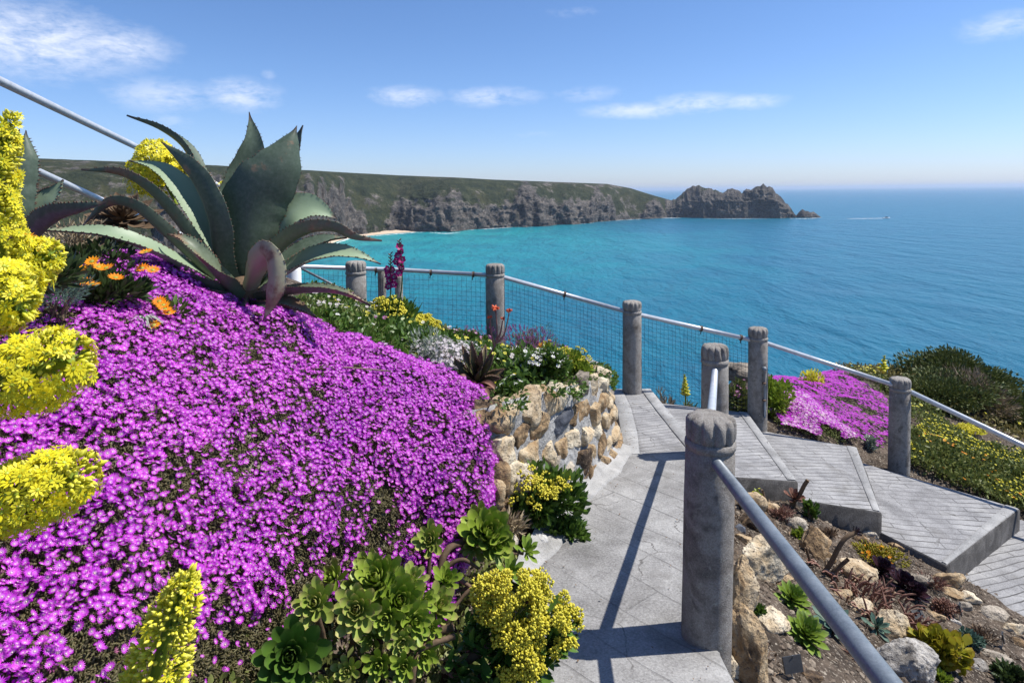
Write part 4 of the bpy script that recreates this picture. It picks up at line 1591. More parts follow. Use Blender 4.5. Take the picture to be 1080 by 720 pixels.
tag(f_, None, None, None, 'stuff')
print('mound flowers', len(P))

# pale dry stalk lying across the top of the cushion
V, F = tube_vf(catmull([at(342, 386.5, 3.30), at(375, 388, 3.30), at(412, 391.5, 3.26)], 12), .004, 6)
o = MB().add(V, F).build('dry_stalk', m_dry, None, at(375, 389, 3.3))
tag(o, 'pale dry stalk lying across the top of the magenta cushion', 'dry stalk')


# ------------------------------------------------------------------ succulent rosettes, bushes, flower heads
def spoon_leaf_tpl(l, w, cup=.25, curl=.35, mat=0, pointy=.0):
    """fleshy leaf along +X lying in XY, upper side +Z, closed lower side"""
    zs = np.linspace(0, 1, 8)
    ws = np.interp(zs, (0, .2, .5, .75, .9, 1), (.28, .42, .82, 1.0, .86 - .38 * pointy, .38 if not pointy else .02))
    us = np.array((-1, -.5, 0, .5, 1))
    V, rad = [], []
    for side in (1, -1):
        for z, q in zip(zs, ws):
            for u in us:
                th = .055 * l * (1 - u * u) * q ** .5 * (1 if side < 0 else -.2)
                V.append((z * l, u * q * w, curl * l * z * z * .55 + cup * w * u * u * q - (th if side < 0 else th)))
                rad.append(z)
    F = [grid_faces(8, 5), grid_faces(8, 5)[:, ::-1] + 40]
    return np.array(V), F, [np.full(28, mat), np.full(28, mat)], np.array(rad)


SPOON = spoon_leaf_tpl(1.0, .205, .34, .5)
SPEAR = spoon_leaf_tpl(1.0, .17, .3, .25, 0, 1.0)


def rosette(c, axis, r, n=26, tpl=SPOON, open_=78, inner=12, r_in=.32):
    """MB of one rosette: leaves in a golden-angle spiral, upright in the heart, spreading outside"""
    mb = MB()
    axis = nrm(np.asarray(axis, float))
    A0 = rot_to(axis[None], np.array([random.random() * 6]))[0]
    Ms, Ts = [], []
    n = int(n * (1.4 if tpl is SPOON else 1.0))
    for k in range(n):
        f = k / (n - 1)
        el_ = R(inner + (open_ - inner) * f ** .8)            # angle from the axis
        az_ = k * 2.39996 + random.uniform(-.12, .12)
        l = r * (r_in + (1 - r_in) * f ** .62) * random.uniform(.92, 1.06)
        X = np.array((math.sin(el_) * math.cos(az_), math.sin(el_) * math.sin(az_), math.cos(el_)))
        Zv = np.array((-math.cos(el_) * math.cos(az_), -math.cos(el_) * math.sin(az_), math.sin(el_)))
        Y = np.cross(Zv, X)
        Mk = np.stack([X, Y, Zv], -1) * l
        Ms.append(A0 @ Mk)
        Ts.append(np.asarray(c) - axis * (.22 * r * f) + A0 @ (X * .04 * r))
    mb.inst(tpl, np.array(Ms), np.array(Ts), np.clip(.5 + .3 * rng.normal(size=n), 0, 1))
    return mb


def blob_points(c, radii, m, lumps=9, fill=.65, seed=None, flat=.0):
    """points and outward directions over a lumpy bush volume"""
    r_ = np.random.default_rng(seed if seed is not None else int(rng.integers(1e9)))
    radii = np.asarray(radii, float)
    L = nrm(r_.normal(size=(lumps, 3)))
    L[:, 2] = np.abs(L[:, 2]) * (1 - flat)
    L = L * r_.uniform(.25, .72, size=(lumps, 1))
    sz = r_.uniform(.30, .52, size=lumps)
    k = r_.integers(0, lumps, size=m)
    d = nrm(r_.normal(size=(m, 3)))
    rr = (fill + (1 - fill) * r_.random(m)) ** .7
    p = L[k] + d * (sz[k] * rr)[:, None]
    keep = p[:, 2] > -.12
    p, d = p[keep], d[keep]
    return np.asarray(c) + p * radii, nrm(nrm(p) * .6 + d * .6), d


def bush(name, label, cat, c, radii, n, leaf, mat, flowers=None, lumps=10, tpl='leaf', fill=.6, group=None, up=.35, twig=True, seed=None):
    """shrub: foliage, blossom and woody stems, rooted at c (ground)"""
    c = np.asarray(c, float)
    radii = np.asarray(radii, float)
    o = thing(name, label, cat, c, group)
    P, out, d = blob_points(c + np.array((0, 0, radii[2] * .15)), radii, n, lumps, fill, seed)
    dirs = nrm(out + UPV * up + rand_unit(len(P)) * .55)
    t = {'leaf': tpl_leaf(1.0, .22), 'stick': tpl_stick(1.0, .13), 'needle': tpl_leaf(1.0, .07), 'round': tpl_leaf(1.0, .38)}[tpl]
    M = rot_to(dirs) * (leaf * (.65 + .7 * rng.random(len(P))))[:, None, None]
    MB().inst(t, M, P - dirs * leaf * .4).build('foliage', mat, o)
    if twig:
        tw = MB()
        for k in range(7):
            e = P[rng.integers(len(P))]
            b = c + np.array((random.uniform(-.15, .15) * radii[0], random.uniform(-.15, .15) * radii[1], -.06))
            mid = (b + e) / 2 + np.array((0, 0, .15 * radii[2]))
            tw.add(*tube_vf(catmull([b, mid, e], 8), np.linspace(.006, .002, 8) * (1 + radii[2]), 5))
        tw.build('stem', m_stem, o)
    if flowers:
        kind, m, size, fm_, top = flowers
        P2, out2, d2 = blob_points(c + np.array((0, 0, radii[2] * .15)), radii, m * 3, lumps, .95, seed)
        sel = np.flatnonzero((P2[:, 2] - c[2]) / radii[2] > top)[:m]
        P2, out2 = P2[sel], out2[sel]
        nn = nrm(out2 + UPV * .6 + rand_unit(len(P2)) * .3)
        if kind == 'flower':
            tp = tpl_flower(6, 1.0, .26, .25, .25)
            fms = fm_ if isinstance(fm_, list) else [fm_, m_ygrn]
        elif kind == 'cluster':
            # a domed head of many tiny florets
            q = nrm(rng.normal(size=(16, 3)))
            q[:, 2] = np.abs(q[:, 2])
            tp = None
            for a in q:
                b = xf_tpl(tpl_bud(.42, .20), rot_to(a[None], np.array([0.0]))[0], a * .62 * np.array((1, 1, .6)))
                tp = b if tp is None else join_tpl(tp, b)
            fms = [fm_]
        elif kind == 'spike':
            tp = None
            for k in range(14):
                z = k / 13
                a = k * 2.4
                dv = nrm(np.array((math.cos(a), math.sin(a), .5)))
                b = xf_tpl(tpl_bud(.36, .14), rot_to(dv[None], np.array([0.0]))[0], (0, 0, z * 1.8))
                tp = b if tp is None else join_tpl(tp, b)
            fms = [fm_]
        M = rot_to(nn) * (size * (.75 + .5 * rng.random(len(P2))))[:, None, None]
        b_ = MB().inst(tp, M, P2 + nn * leaf * .25).build('blossoms', fms, o)
        if m > 100:
            tag(b_, None, None, None, 'stuff')
    return o


def ground_cover(name, label, cat, poly_px, n, leaf, mats, flowers=(), z_off=.0, height=.08, seed=1, tpl='stick', patch=None, dmax=16):
    """low planting over an area given by photo-pixel corners of the ground it covers; uncountable, so one object"""
    pts = np.array([on_ground(*p, dmax=dmax)[:2] for p in poly_px])
    r_ = np.random.default_rng(seed)
    lo, hi = pts.min(0), pts.max(0)

    def inside(q):
        x, y = q[:, 0], q[:, 1]
        res = np.zeros(len(q), bool)
        j = len(pts) - 1
        for i in range(len(pts)):
            xi, yi, xj, yj = *pts[i], *pts[j]
            c = ((yi > y) != (yj > y)) & (x < (xj - xi) * (y - yi) / (yj - yi + 1e-12) + xi)
            res ^= c
            j = i
        return res

    def sample(m):
        q = lo + (hi - lo) * r_.random((m * 4, 2))
        q = q + .06 * r_.normal(size=q.shape)
        q = q[inside(q)][:m]
        z = gz(q[:, 0], q[:, 1])
        hh = height * (.35 + .65 * np.clip(.5 + .9 * fbm(np.concatenate([q * 2.5, np.zeros((len(q), 1))], -1), 3, seed), 0, 1))
        return q, z, hh
    q, z, hh = sample(n)
    t = {'leaf': tpl_leaf(1.0, .22), 'stick': tpl_stick(1.0, .13), 'needle': tpl_leaf(1.0, .07), 'round': tpl_leaf(1.0, .38)}[tpl]
    P = np.concatenate([q, (z + hh * r_.random(len(q)) ** .5 + z_off)[:, None]], -1)
    M = rot_to(nrm(UPV * .8 + rand_unit(len(P)))) * (leaf * (.6 + .8 * r_.random(len(P))))[:, None, None]
    mb = MB().inst(t, M, P)
    o = mb.build(name, mats if isinstance(mats, list) else [mats], None, P.mean(0))
    tag(o, label, cat, None, 'stuff')
    for m, size, fm_, cut, petals in flowers:
        q, z, hh = sample(m)
        k = fbm(np.concatenate([q * 3.0, np.full((len(q), 1), size * 700)], -1), 3, seed + 9) > cut
        q, z, hh = q[k], z[k], hh[k]
        P = np.concatenate([q, (z + hh + z_off + leaf * .5)[:, None]], -1)
        nn = nrm(UPV * .9 + SUNV * .5 - np.array((0, .35, 0)) + rand_unit(len(P)) * .5)
        M = rot_to(nn) * (size * (.75 + .5 * r_.random(len(P))))[:, None, None]
        b_ = MB().inst(tpl_flower(petals, 1.0, .24 if petals < 9 else .18, .25, .22), M, P).build('blossoms', [fm_, m_magc if fm_ in (m_mag, m_pink) else m_ygrn], o, smooth=False)
        tag(b_, None, None, None, 'stuff')
    return o


# ------------------------------------------------------------------ agaves
def agave_leaf(ctrl, width, face, chan=.35, thick=.045, wprof=None, teeth=True, twist=0.0):
    """thick pointed leaf through control points; face = direction its hollow upper side looks"""
    n, m = 34, 9
    C = catmull(ctrl, 120)
    sl = np.concatenate([[0], np.cumsum(np.linalg.norm(np.diff(C, axis=0), axis=1))])
    sq = np.linspace(0, sl[-1], n)
    C = np.stack([np.interp(sq, sl, C[:, k]) for k in range(3)], -1)
    T = nrm(np.gradient(C, axis=0))
    t = np.linspace(0, 1, n)
    w = width * np.interp(t, (0, .12, .35, .52, .66, .78, .88, .94, .97, 1.0), (.62, .66, .92, 1.0, .90, .66, .34, .14, .06, .008)) if wprof is None else width * np.interp(t, *wprof)
    face = np.asarray(face, float)
    u = np.linspace(-1, 1, m)
    top, bot, rad = [], [], []
    prevN = None
    for k in range(n):
        N_ = face - T[k] * (face @ T[k])
        N_ = nrm(N_)
        if prevN is not None and N_ @ prevN < 0:
            N_ = -N_
        prevN = N_
        a = twist * t[k]
        B = np.cross(T[k], N_)
        N2 = N_ * math.cos(a) + B * math.sin(a)
        B2 = np.cross(T[k], N2)
        wav = 1 + .03 * math.sin(k * 1.3)
        ch = chan * w[k] * np.abs(u) ** 1.7
        top.append(C[k] + B2 * (u * w[k] * wav)[:, None] + N2 * ch[:, None])
        th = thick * (1 - t[k] * .8) * (1 - u ** 2) ** .6 + .002
        bot.append(C[k] + B2 * (u * w[k] * wav)[:, None] + N2 * (ch - th)[:, None])
    top, bot = np.array(top), np.array(bot)
    mb = MB()
    rd = np.repeat(t, m)
    mb.add(top.reshape(-1, 3), grid_faces(n, m), 0, .5, rd)
    mb.add(bot.reshape(-1, 3), grid_faces(n, m)[:, ::-1], 0, .5, rd)
    for e in (0, -1):
        S = np.stack([top[:, e], bot[:, e]], 1)
        mb.add(S.reshape(-1, 3), grid_faces(n, 2), 0, .5, np.repeat(t, 2))
    if teeth:
        tv = []
        tm = []
        for e in (0, -1):
            for s in np.linspace(.12, .93, 30) + .008 * rng.normal(size=30):
                k = s * (n - 1)
                i = int(k)
                p = top[i, e] + (top[min(i + 1, n - 1), e] - top[i, e]) * (k - i)
                d = nrm(top[i, e] - C[i]) * .9 + T[i] * .35
                tv.append(p - nrm(d) * .003)
                tm.append(rot_to(nrm(d)[None], np.array([0.0]))[0])
        mb.inst((np.array([(-.007, 0, 0), (.007, 0, 0), (0, .004, 0), (0, -.004, 0), (0, 0, .013)]), [np.array([[0, 2, 4], [2, 1, 4], [1, 3, 4], [3, 0, 4]])], [np.full(4, 1)], np.zeros(5)), np.array(tm), np.array(tv))
    return mb


BIG = [  # control points (px, py, depth), full width in px at 3.8 m, face, material, channel
    # broad upright leaf at the front
    ([(262, 300, 3.80), (258, 262, 3.72), (268, 215, 3.70), (292, 178, 3.72), (306, 150, 3.78), (313, 133, 3.84)], 73, (-.25, .9, .25), m_agaveshade, .30),
    # upright leaf seen from its edge, behind
    ([(250, 292, 3.95), (243, 250, 4.05), (246, 215, 4.12), (258, 180, 4.18), (266, 150, 4.2), (263, 118, 4.22)], 44, (.8, -.75, .2), m_agaveshade, .35),
    # tip showing behind the broad leaf
    ([(262, 292, 4.05), (275, 250, 4.2), (290, 205, 4.28), (308, 165, 4.3), (319, 132, 4.32)], 50, (-.3, -.8, .3), m_agaveshade, .3),
    # dark upright leaf left of the centre
    ([(246, 300, 3.75), (234, 268, 3.66), (228, 232, 3.60), (212, 195, 3.62), (192, 170, 3.66), (172, 150, 3.72)], 41, (.45, .75, .35), m_agaveshade, .30),
    # curved thin leaf up to the left
    ([(244, 290, 3.9), (232, 250, 3.95), (216, 198, 4.0), (199, 158, 4.05), (172, 136, 4.1), (134, 121, 4.15)], 26, (.6, .2, .8), m_agaveshade, .4),
    # light leaf bending left, its top lit
    ([(246, 294, 3.85), (228, 262, 3.92), (208, 222, 3.95), (186, 192, 3.98), (165, 176, 4.0), (136, 169, 4.05)], 31, (.35, -.55, .75), m_agavelit, .28),
    # scarred leaf arching to the left
    ([(246, 298, 3.7), (218, 268, 3.62), (190, 232, 3.55), (160, 200, 3.5), (128, 182, 3.5), (86, 178, 3.52)], 21, (.25, .5, .85), m_agavedry, .4),
    ([(244, 302, 3.65), (216, 278, 3.5), (176, 244, 3.4), (144, 218, 3.35), (116, 214, 3.35), (86, 238, 3.38)], 21, (.1, .5, .85), m_agavedry, .45),
    # low pale leaf reaching left
    ([(244, 306, 3.62), (208, 285, 3.45), (168, 264, 3.3), (132, 250, 3.2), (98, 243, 3.15), (36, 242, 3.12)], 25, (.05, -.45, .9), m_agavelit, .25),
    # short curled leaf in front of the heart
    ([(252, 310, 3.6), (236, 292, 3.42), (212, 268, 3.32), (194, 252, 3.3), (176, 246, 3.32)], 25, (.1, -.4, .9), m_agavedry, .4),
    # right-hand leaves
    ([(266, 292, 3.9), (280, 252, 3.86), (302, 226, 3.84), (324, 219, 3.84), (340, 222, 3.84), (356, 231, 3.84)], 50, (.1, -.8, .6), m_agavelit, .22),
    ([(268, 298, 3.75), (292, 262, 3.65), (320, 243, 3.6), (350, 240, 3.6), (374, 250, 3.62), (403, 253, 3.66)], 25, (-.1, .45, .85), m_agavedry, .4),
    ([(270, 304, 3.75), (300, 284, 3.65), (326, 270, 3.6), (352, 265, 3.58), (376, 268, 3.58), (402, 278, 3.6)], 27, (0, -.6, .8), m_agavelit, .22),
    ([(266, 312, 3.7), (296, 306, 3.55), (322, 304, 3.46), (348, 305, 3.42), (368, 310, 3.4), (391, 321, 3.4)], 19, (0, -.1, 1), m_agavedry, .45),
    # dry leaf folded down the front
    ([(264, 300, 3.62), (272, 276, 3.44), (284, 268, 3.36), (290, 292, 3.30), (286, 318, 3.28), (277, 340, 3.28)], 33, (.2, .75, .5), m_agavefold, .3),
    # dead and dark leaves under the skirt
    ([(262, 318, 3.7), (290, 318, 3.55), (314, 324, 3.46), (334, 334, 3.42)], 24, (.0, -.2, 1), m_agavedry, .4),
    ([(258, 320, 3.65), (276, 334, 3.5), (300, 346, 3.42), (330, 356, 3.4)], 26, (.1, -.1, 1), m_agavedry, .4),
    ([(252, 316, 3.65), (226, 300, 3.45), (190, 286, 3.35), (150, 278, 3.3), (112, 272, 3.28)], 26, (0, -.1, 1), m_agaveshade, .3),
    ([(250, 320, 3.65), (222, 312, 3.45), (196, 304, 3.35), (168, 296, 3.3)], 40, (-.1, -.2, 1), m_agaveshade, .35),
    ([(254, 322, 3.6), (246, 328, 3.42), (246, 340, 3.34), (256, 350, 3.30)], 40, (-.2, -.8, .6), m_agaveshade, .3),
    ([(262, 322, 3.6), (270, 330, 3.44), (276, 342, 3.36), (282, 352, 3.32)], 36, (.2, -.7, .6), m_agaveshade, .3),
    ([(248, 322, 3.6), (232, 322, 3.45), (222, 328, 3.38), (218, 338, 3.36)], 30, (-.4, -.5, .7), m_agavedry, .3),
    ([(270, 302, 3.95), (296, 280, 4.05), (322, 262, 4.1), (346, 252, 4.15), (366, 250, 4.2)], 34, (.1, -.3, .9), m_agaveshade, .3),
    ([(256, 296, 4.0), (240, 262, 4.15), (222, 236, 4.25), (206, 222, 4.35)], 28, (.2, -.6, .7), m_agaveshade, .3),
]
ag = thing('agave', 'large grey green agave with toothed upright leaves standing above the magenta flowers', 'agave', at(258, 318, 3.75), 'agaves on the bank')
for ctrl, w, face, mt, ch in BIG:
    d = np.mean([c[2] for c in ctrl])
    agave_leaf([at(*c) for c in ctrl], .9 * w / 2 / F_PX * d, face, ch).build('leaf', [mt, m_tooth], ag)
V, F = rock_vf((.16, .16, .22), 5, 3)
MB().add(V + at(256, 318, 3.75) - np.array((0, 0, .05)), F).build('stem', m_stem, ag)

SMALL = [
    ([(22, 262, 2.75), (16, 225, 2.72), (16, 195, 2.72), (24, 168, 2.74), (28, 138, 2.78)], 36, (-.3, .9, .2), m_agaveshade, .3),
    ([(18, 262, 2.85), (12, 225, 2.9), (12, 190, 2.92), (18, 162, 2.95), (20, 136, 2.96)], 26, (.3, -.9, .2), m_agaveshade, .3),
    ([(24, 262, 2.8), (34, 236, 2.8), (46, 215, 2.82), (58, 202, 2.84), (66, 189, 2.86)], 34, (.1, -.7, .7), m_agavelit, .2),
    ([(24, 262, 2.7), (38, 240, 2.62), (58, 226, 2.58), (82, 220, 2.56), (112, 212, 2.56)], 26, (-.1, .4, .9), m_agaveshade, .4),
    ([(22, 264, 2.65), (2, 240, 2.6), (-20, 220, 2.6), (-50, 205, 2.6)], 30, (.1, -.2, .9), m_agaveshade, .4),
    ([(22, 264, 2.9), (6, 225, 3.0), (-12, 190, 3.05), (-30, 160, 3.1)], 36, (.2, -.6, .7), m_agaveshade, .3),
]
ag2 = thing('agave', 'small agave at the left edge with one dark upright leaf behind the tall yellow flowers', 'agave', at(20, 268, 2.78), 'agaves on the bank')
for ctrl, w, face, mt, ch in SMALL:
    d = np.mean([c[2] for c in ctrl])
    agave_leaf([at(*c) for c in ctrl], w / 2 / F_PX * d, face, ch).build('leaf', [mt, m_tooth], ag2)


# ------------------------------------------------------------------ yellow aeonium flower heads
STAR = tpl_flower(9, 1.0, .17, .15, .22, 0, 1)
BUD = tpl_bud(1.0, .26, 1)


def yellow_head(name, label, ctrl, radii, n_star, n_bud, size, group='yellow aeonium flower heads'):
    """flower head of buds and stars packed around a curved axis: ctrl pixels from base to tip, radius px at each"""
    C = catmull([at(*c) for c in ctrl], 40)
    d = np.mean([c[2] for c in ctrl])
    rr = catmull(np.array(radii, float)[:, None], 40)[:, 0] * d / F_PX
    T = nrm(np.gradient(C, axis=0))
    o = thing(name, label, 'flower head', C[0], group)

    def pts(m, f0, f1):
        k = rng.choice(40, m, p=rr / rr.sum())
        a = rng.random(m) * 2 * np.pi
        Fm = rot_to(T[k], np.zeros(m))
        ring = Fm[:, :, 0] * np.cos(a)[:, None] + Fm[:, :, 1] * np.sin(a)[:, None]
        q = f0 + (f1 - f0) * rng.random(m)
        lump = 1 + .22 * fbm(C[k] * 18 + ring * 1.6, 2, 6)
        endk = np.clip((k - 34) / 5, 0, 1)
        base = np.clip((5 - k) / 5, 0, 1)
        p = C[k] + ring * (rr[k] * q * lump)[:, None]
        nn = nrm(ring + T[k] * (.45 + 1.2 * endk - .6 * base)[:, None] + rand_unit(m) * .35)
        return p, nn, k
    st = MB()
    p, nn, k = pts(n_bud, .70, 1.0)
    M = rot_to(nn) * (size * (.75 + .5 * rng.random(len(p))))[:, None, None]
    st.inst(BUD, M, p)
    p, nn, k = pts(n_bud // 2, .35, .7)
    M = rot_to(nn) * (size * (.75 + .5 * rng.random(len(p))))[:, None, None]
    st.inst(BUD, M, p)
    p, nn, k = pts(int(n_star * 2.4), .95, 1.16)
    M = rot_to(nrm(nn + rand_unit(len(p)) * .2)) * (size * .95 * (.8 + .4 * rng.random(len(p))))[:, None, None]
    st.inst(STAR, M, p + nn * size * .3)
    b = st.build('blossoms', [m_yel, m_ybud], o)
    tag(b, None, None, None, 'stuff')
    s = MB()
    s.add(*tube_vf(np.concatenate([C[:1] - T[:1] * .12, C[:36:5]]), .010, 8))
    for q in range(26):
        k = int(rng.integers(2, 38))
        a = random.random() * 6.28
        Fm = rot_to(T[k:k + 1], np.zeros(1))[0]
        e = C[k] + (Fm[:, 0] * math.cos(a) + Fm[:, 1] * math.sin(a)) * rr[k] * .85 + T[k] * rr[k] * .3
        s.add(*tube_vf(np.array([C[k] - T[k] * rr[k] * .2, e]), .0022, 5))
    s.build('stem', m_lime, o)
    return o


yellow_head('aeonium_flower', 'tall yellow flower spike rising at the left edge against the sky', [(8, 318, 1.25), (-2, 262, 1.22), (-6, 215, 1.2), (1, 165, 1.2), (13, 122, 1.2)], [22, 24, 19, 13, 4], 120, 900, .0125)
yellow_head('aeonium_flower', 'yellow flower clump under the small agave, touching the orange flowers', [(14, 305, 1.30), (30, 280, 1.28), (45, 272, 1.28), (58, 266, 1.28)], [14, 22, 21, 10], 60, 220, .0125)
yellow_head('aeonium_flower', 'yellow flower clump at the left edge just above the top of the magenta cushion', [(-26, 325, 1.12), (-8, 310, 1.10), (8, 318, 1.08), (26, 324, 1.08)], [20, 34, 32, 16], 90, 330, .013)
yellow_head('aeonium_flower', 'rounded yellow flower head over the upper left of the magenta cushion', [(-10, 402, 1.0), (22, 398, 1.0), (52, 388, 1.0), (84, 372, 1.0)], [22, 36, 38, 19], 110, 330, .0135)
yellow_head('aeonium_flower', 'yellow flower head cut by the left edge halfway down the magenta cushion', [(-24, 532, .96), (10, 526, .96), (50, 512, .96), (90, 494, .96)], [18, 31, 34, 19], 120, 360, .014)
yellow_head('aeonium_flower', 'yellow green flower spike at the bottom, in front of the magenta cushion', [(150, 775, 1.05), (162, 720, 1.05), (176, 668, 1.05), (192, 628, 1.05), (197, 604, 1.05)], [32, 32, 26, 17, 6], 30, 620, .0130)
yellow_head('aeonium_flower', 'yellow flower head beside the thin pipe rail behind the big agave', [(178, 200, 4.3), (170, 185, 4.3), (164, 168, 4.3), (162, 150, 4.3)], [14, 26, 20, 8], 110, 340, .034)
yellow_head('aeonium_flower', 'small yellow flower head showing between the upright leaves of the big agave', [(244, 222, 4.5), (241, 208, 4.5), (238, 194, 4.5)], [8, 9, 4], 30, 80, .03)

# ------------------------------------------------------------------ orange daisies and silver leaves on the upper bank
def daisy_clump(label, c, rx, spots, n=1500, leafm=m_green):
    o = thing('gazania', label, 'orange daisy', c, 'orange daisy clumps')
    P, out, d = blob_points(c, (rx, rx * .6, rx * .42), n, 12, .5)
    dirs = nrm(out + UPV * .6 + rand_unit(len(P)) * .5)
    M = rot_to(dirs) * (.055 * (.6 + .8 * rng.random(len(P))))[:, None, None]
    MB().inst(tpl_leaf(1.0, .14), M, P).build('foliage', leafm, o)
    for s in spots:
        p = at(*s)
        n_ = nrm(UPV * .8 + SUNV * .5 + np.array((0, -.5, 0)) + rand_unit(1)[0] * .35)
        MB().inst(tpl_flower(13, .034, .15, .25, .3), rot_to(n_[None]), p[None]).build('blossom', [m_orange, m_ygrn], o, smooth=False)
    return o


daisy_clump('orange daisies with dark leaves below the pale agave leaf', at(100, 315, 2.75), .28, [(97, 276, 2.7), (112, 283, 2.65), (104, 282, 2.72), (84, 284, 2.7), (79, 285, 2.72), (122, 293, 2.65), (90, 298, 2.62), (97, 300, 2.6), (154, 266, 2.9), (161, 285, 2.85), (150, 283, 2.9), (88, 299, 2.62)], 2200, m_dkgreen)
daisy_clump('orange daisies pressed against the yellow flowers at the left edge', at(30, 298, 2.2), .18, [(26, 252, 2.1), (38, 256, 2.1), (24, 262, 2.1), (44, 258, 2.12), (30, 268, 2.05), (22, 272, 2.05), (36, 263, 2.1)], 700, m_dkgreen)
daisy_clump('few orange daisies at the top edge of the magenta cushion beside the silver leaves', at(172, 335, 2.95), .14, [(168, 318, 2.9), (172, 322, 2.88), (178, 330, 2.86), (162, 343, 2.75), (174, 326, 2.86)], 400)


def tuft(name, label, cat, c, n, l, w, mat, spread=1.0, group=None):
    """grassy tuft of narrow arching leaves"""
    o = thing(name, label, cat, c, group)
    mb = MB()
    for k in range(n):
        a = random.random() * 6.283
        s = spread * random.uniform(.2, 1)
        ll = l * random.uniform(.6, 1.1)
        dv = np.array((math.cos(a) * s, math.sin(a) * s, 0))
        Pc = catmull([c, c + dv * ll * .3 + UPV * ll * .6, c + dv * ll * .8 + UPV * ll * (.75 - .5 * s)], 7)
        T = nrm(np.gradient(Pc, axis=0))
        B = nrm(np.cross(T, UPV + .01))
        ww = w * np.array((.6, .9, 1, .9, .7, .4, .05))
        S = np.stack([Pc - B * ww[:, None], Pc + np.cross(T, B) * 0 + UPV * w * .25, Pc + B * ww[:, None]], 1)
        mb.add(S.reshape(-1, 3), grid_faces(7, 3), 0, None, np.repeat(np.linspace(0, 1, 7), 3))
    mb.build('leaves', mat, o)
    return o


tuft('silver_tuft', 'tuft of narrow silver grey leaves at the top of the magenta cushion', 'silver plant', at(152, 352, 2.74), 60, .13, .006, m_silver)
tuft('silver_tuft', 'small silver leaves beside the orange daisies', 'silver plant', at(132, 338, 2.85), 30, .09, .006, m_silver)
bush('grey_shrub', 'dull grey green herb below the orange daisies', 'herb', at(62, 322, 2.45), (.22, .12, .12), 1600, .022, m_bluegreen, None, 8, 'needle')
bush('dark_shrub', 'dark leafy herb behind the orange daisies under the pale agave leaf', 'herb', at(85, 292, 3.1), (.32, .25, .18), 1500, .04, m_dkgreen, None, 10)
bush('dry_shrub', 'dry twiggy growth between the two agaves', 'dry plant', at(78, 268, 3.6), (.22, .2, .22), 700, .05, m_dry, None, 8, 'needle')
for lab, c, axx, r, n in (('dark dead spiky rosette behind the scarred agave leaf', at(128, 228, 4.6), (.1, -.5, .7), .28, 46),):
    o = thing('dead_rosette', lab, 'dead plant', c)
    V, F = tube_vf([c - UPV * .9, c - UPV * .3, c], .04, 8)
    MB().add(V, F).build('stem', m_stem, o)
    rosette(c, axx, r, n, SPEAR, 100, 20).build('rosette', m_stem, o)

# ------------------------------------------------------------------ planting on the wall top and along the fence
def grd(px, py, d):
    p = at(px, py, d)
    return np.array((p[0], p[1], float(gz(p[0], p[1]))))


def up_to(px, py, d, ztop_py, extra=0.0):
    """ground point under a pixel at depth d, and the height that reaches pixel row ztop_py"""
    g = grd(px, py, d)
    return g, max(.08, at(px, ztop_py, d)[2] - g[2])


def bush_px(name, label, cat, px, top, d, wpx, n, leaf, mat, flowers=None, lumps=10, tpl='leaf', depth=None, fill=.6, group=None, zbase=None, seed=None, up=.35):
    g = grd(px, 0, d)
    if zbase is not None:
        g[2] = at(px, zbase, d)[2]
    h = max(.06, at(px, top, d)[2] - g[2])
    rx = wpx * d / F_PX
    return bush(name, label, cat, g, (rx, depth or rx * .8, h * .95), n, leaf, mat, flowers, lumps, tpl, fill, group, up, True, seed)


bush_px('yellow_shrub', 'yellow flowering shrub left of the post under the agave', 'yellow shrub', 343, 325, 5.4, 26, 1200, .045, m_green, ('cluster', 80, .036, m_ygrn, .45))
bush_px('yellow_shrub', 'tall yellow flowering shrub directly behind the gladiolus stems', 'yellow shrub', 412, 316, 5.6, 26, 2000, .05, m_green, ('cluster', 150, .038, m_ygrn, .35))
bush_px('yellow_shrub', 'yellow flowering shrub right of the gladiolus, below the wire mesh', 'yellow shrub', 438, 332, 5.5, 22, 1200, .04, m_lime, ('cluster', 110, .036, m_ygrn, .4))
bush_px('green_shrub', 'loose green shrub between the agave and the fence post', 'green shrub', 345, 318, 6.0, 30, 1500, .05, m_olive, ('flower', 12, .03, [m_mag, m_magc], .4))
bush_px('green_shrub', 'green leafy shrub at the foot of the post under the agave', 'green shrub', 385, 322, 5.7, 24, 1600, .06, m_green, None)
bush_px('green_shrub', 'low green shrub at the fence foot with a few pink flowers', 'green shrub', 478, 348, 5.9, 34, 2400, .04, m_green, ('flower', 60, .020, [m_dullpink, m_magc], .5))
bush_px('pink_heather', 'dusky pink heather mound behind the aloe, right of the post', 'heather', 558, 342, 6.2, 44, 3600, .028, m_olive, ('spike', 420, .020, m_dullpink, .35), 12, 'needle')
bush_px('pink_heather', 'small dusky pink heather left of the post behind the aloe', 'heather', 497, 345, 6.3, 20, 1000, .028, m_olive, ('spike', 120, .020, m_dullpink, .35), 8, 'needle')
bush_px('lilac_shrub', 'twiggy shrub of tiny white and lilac flowers at the edge of the magenta cushion', 'lilac shrub', 458, 352, 4.4, 46, 2200, .04, m_silver, ('flower', 620, .015, [m_lilac, m_white], .25), 12, 'needle')
bush_px('lilac_shrub', 'small white flowered plant between the gladiolus and the magenta cushion', 'lilac shrub', 415, 362, 4.7, 16, 500, .03, m_green, ('flower', 90, .022, [m_white, m_lilac], .3), 8)
bush_px('white_flower_bush', 'leafy bush with white flower clusters on the wall top beside the aloe', 'white flower bush', 566, 368, 4.36, 34, 3600, .036, m_green, ('flower', 230, .016, [m_white, m_ybud], .45), 12)
bush_px('lime_bush', 'yellow green bush on the wall top right of the white flowers', 'lime bush', 602, 370, 4.72, 28, 3200, .032, m_lime, ('cluster', 90, .016, m_ygrn, .5), 12)
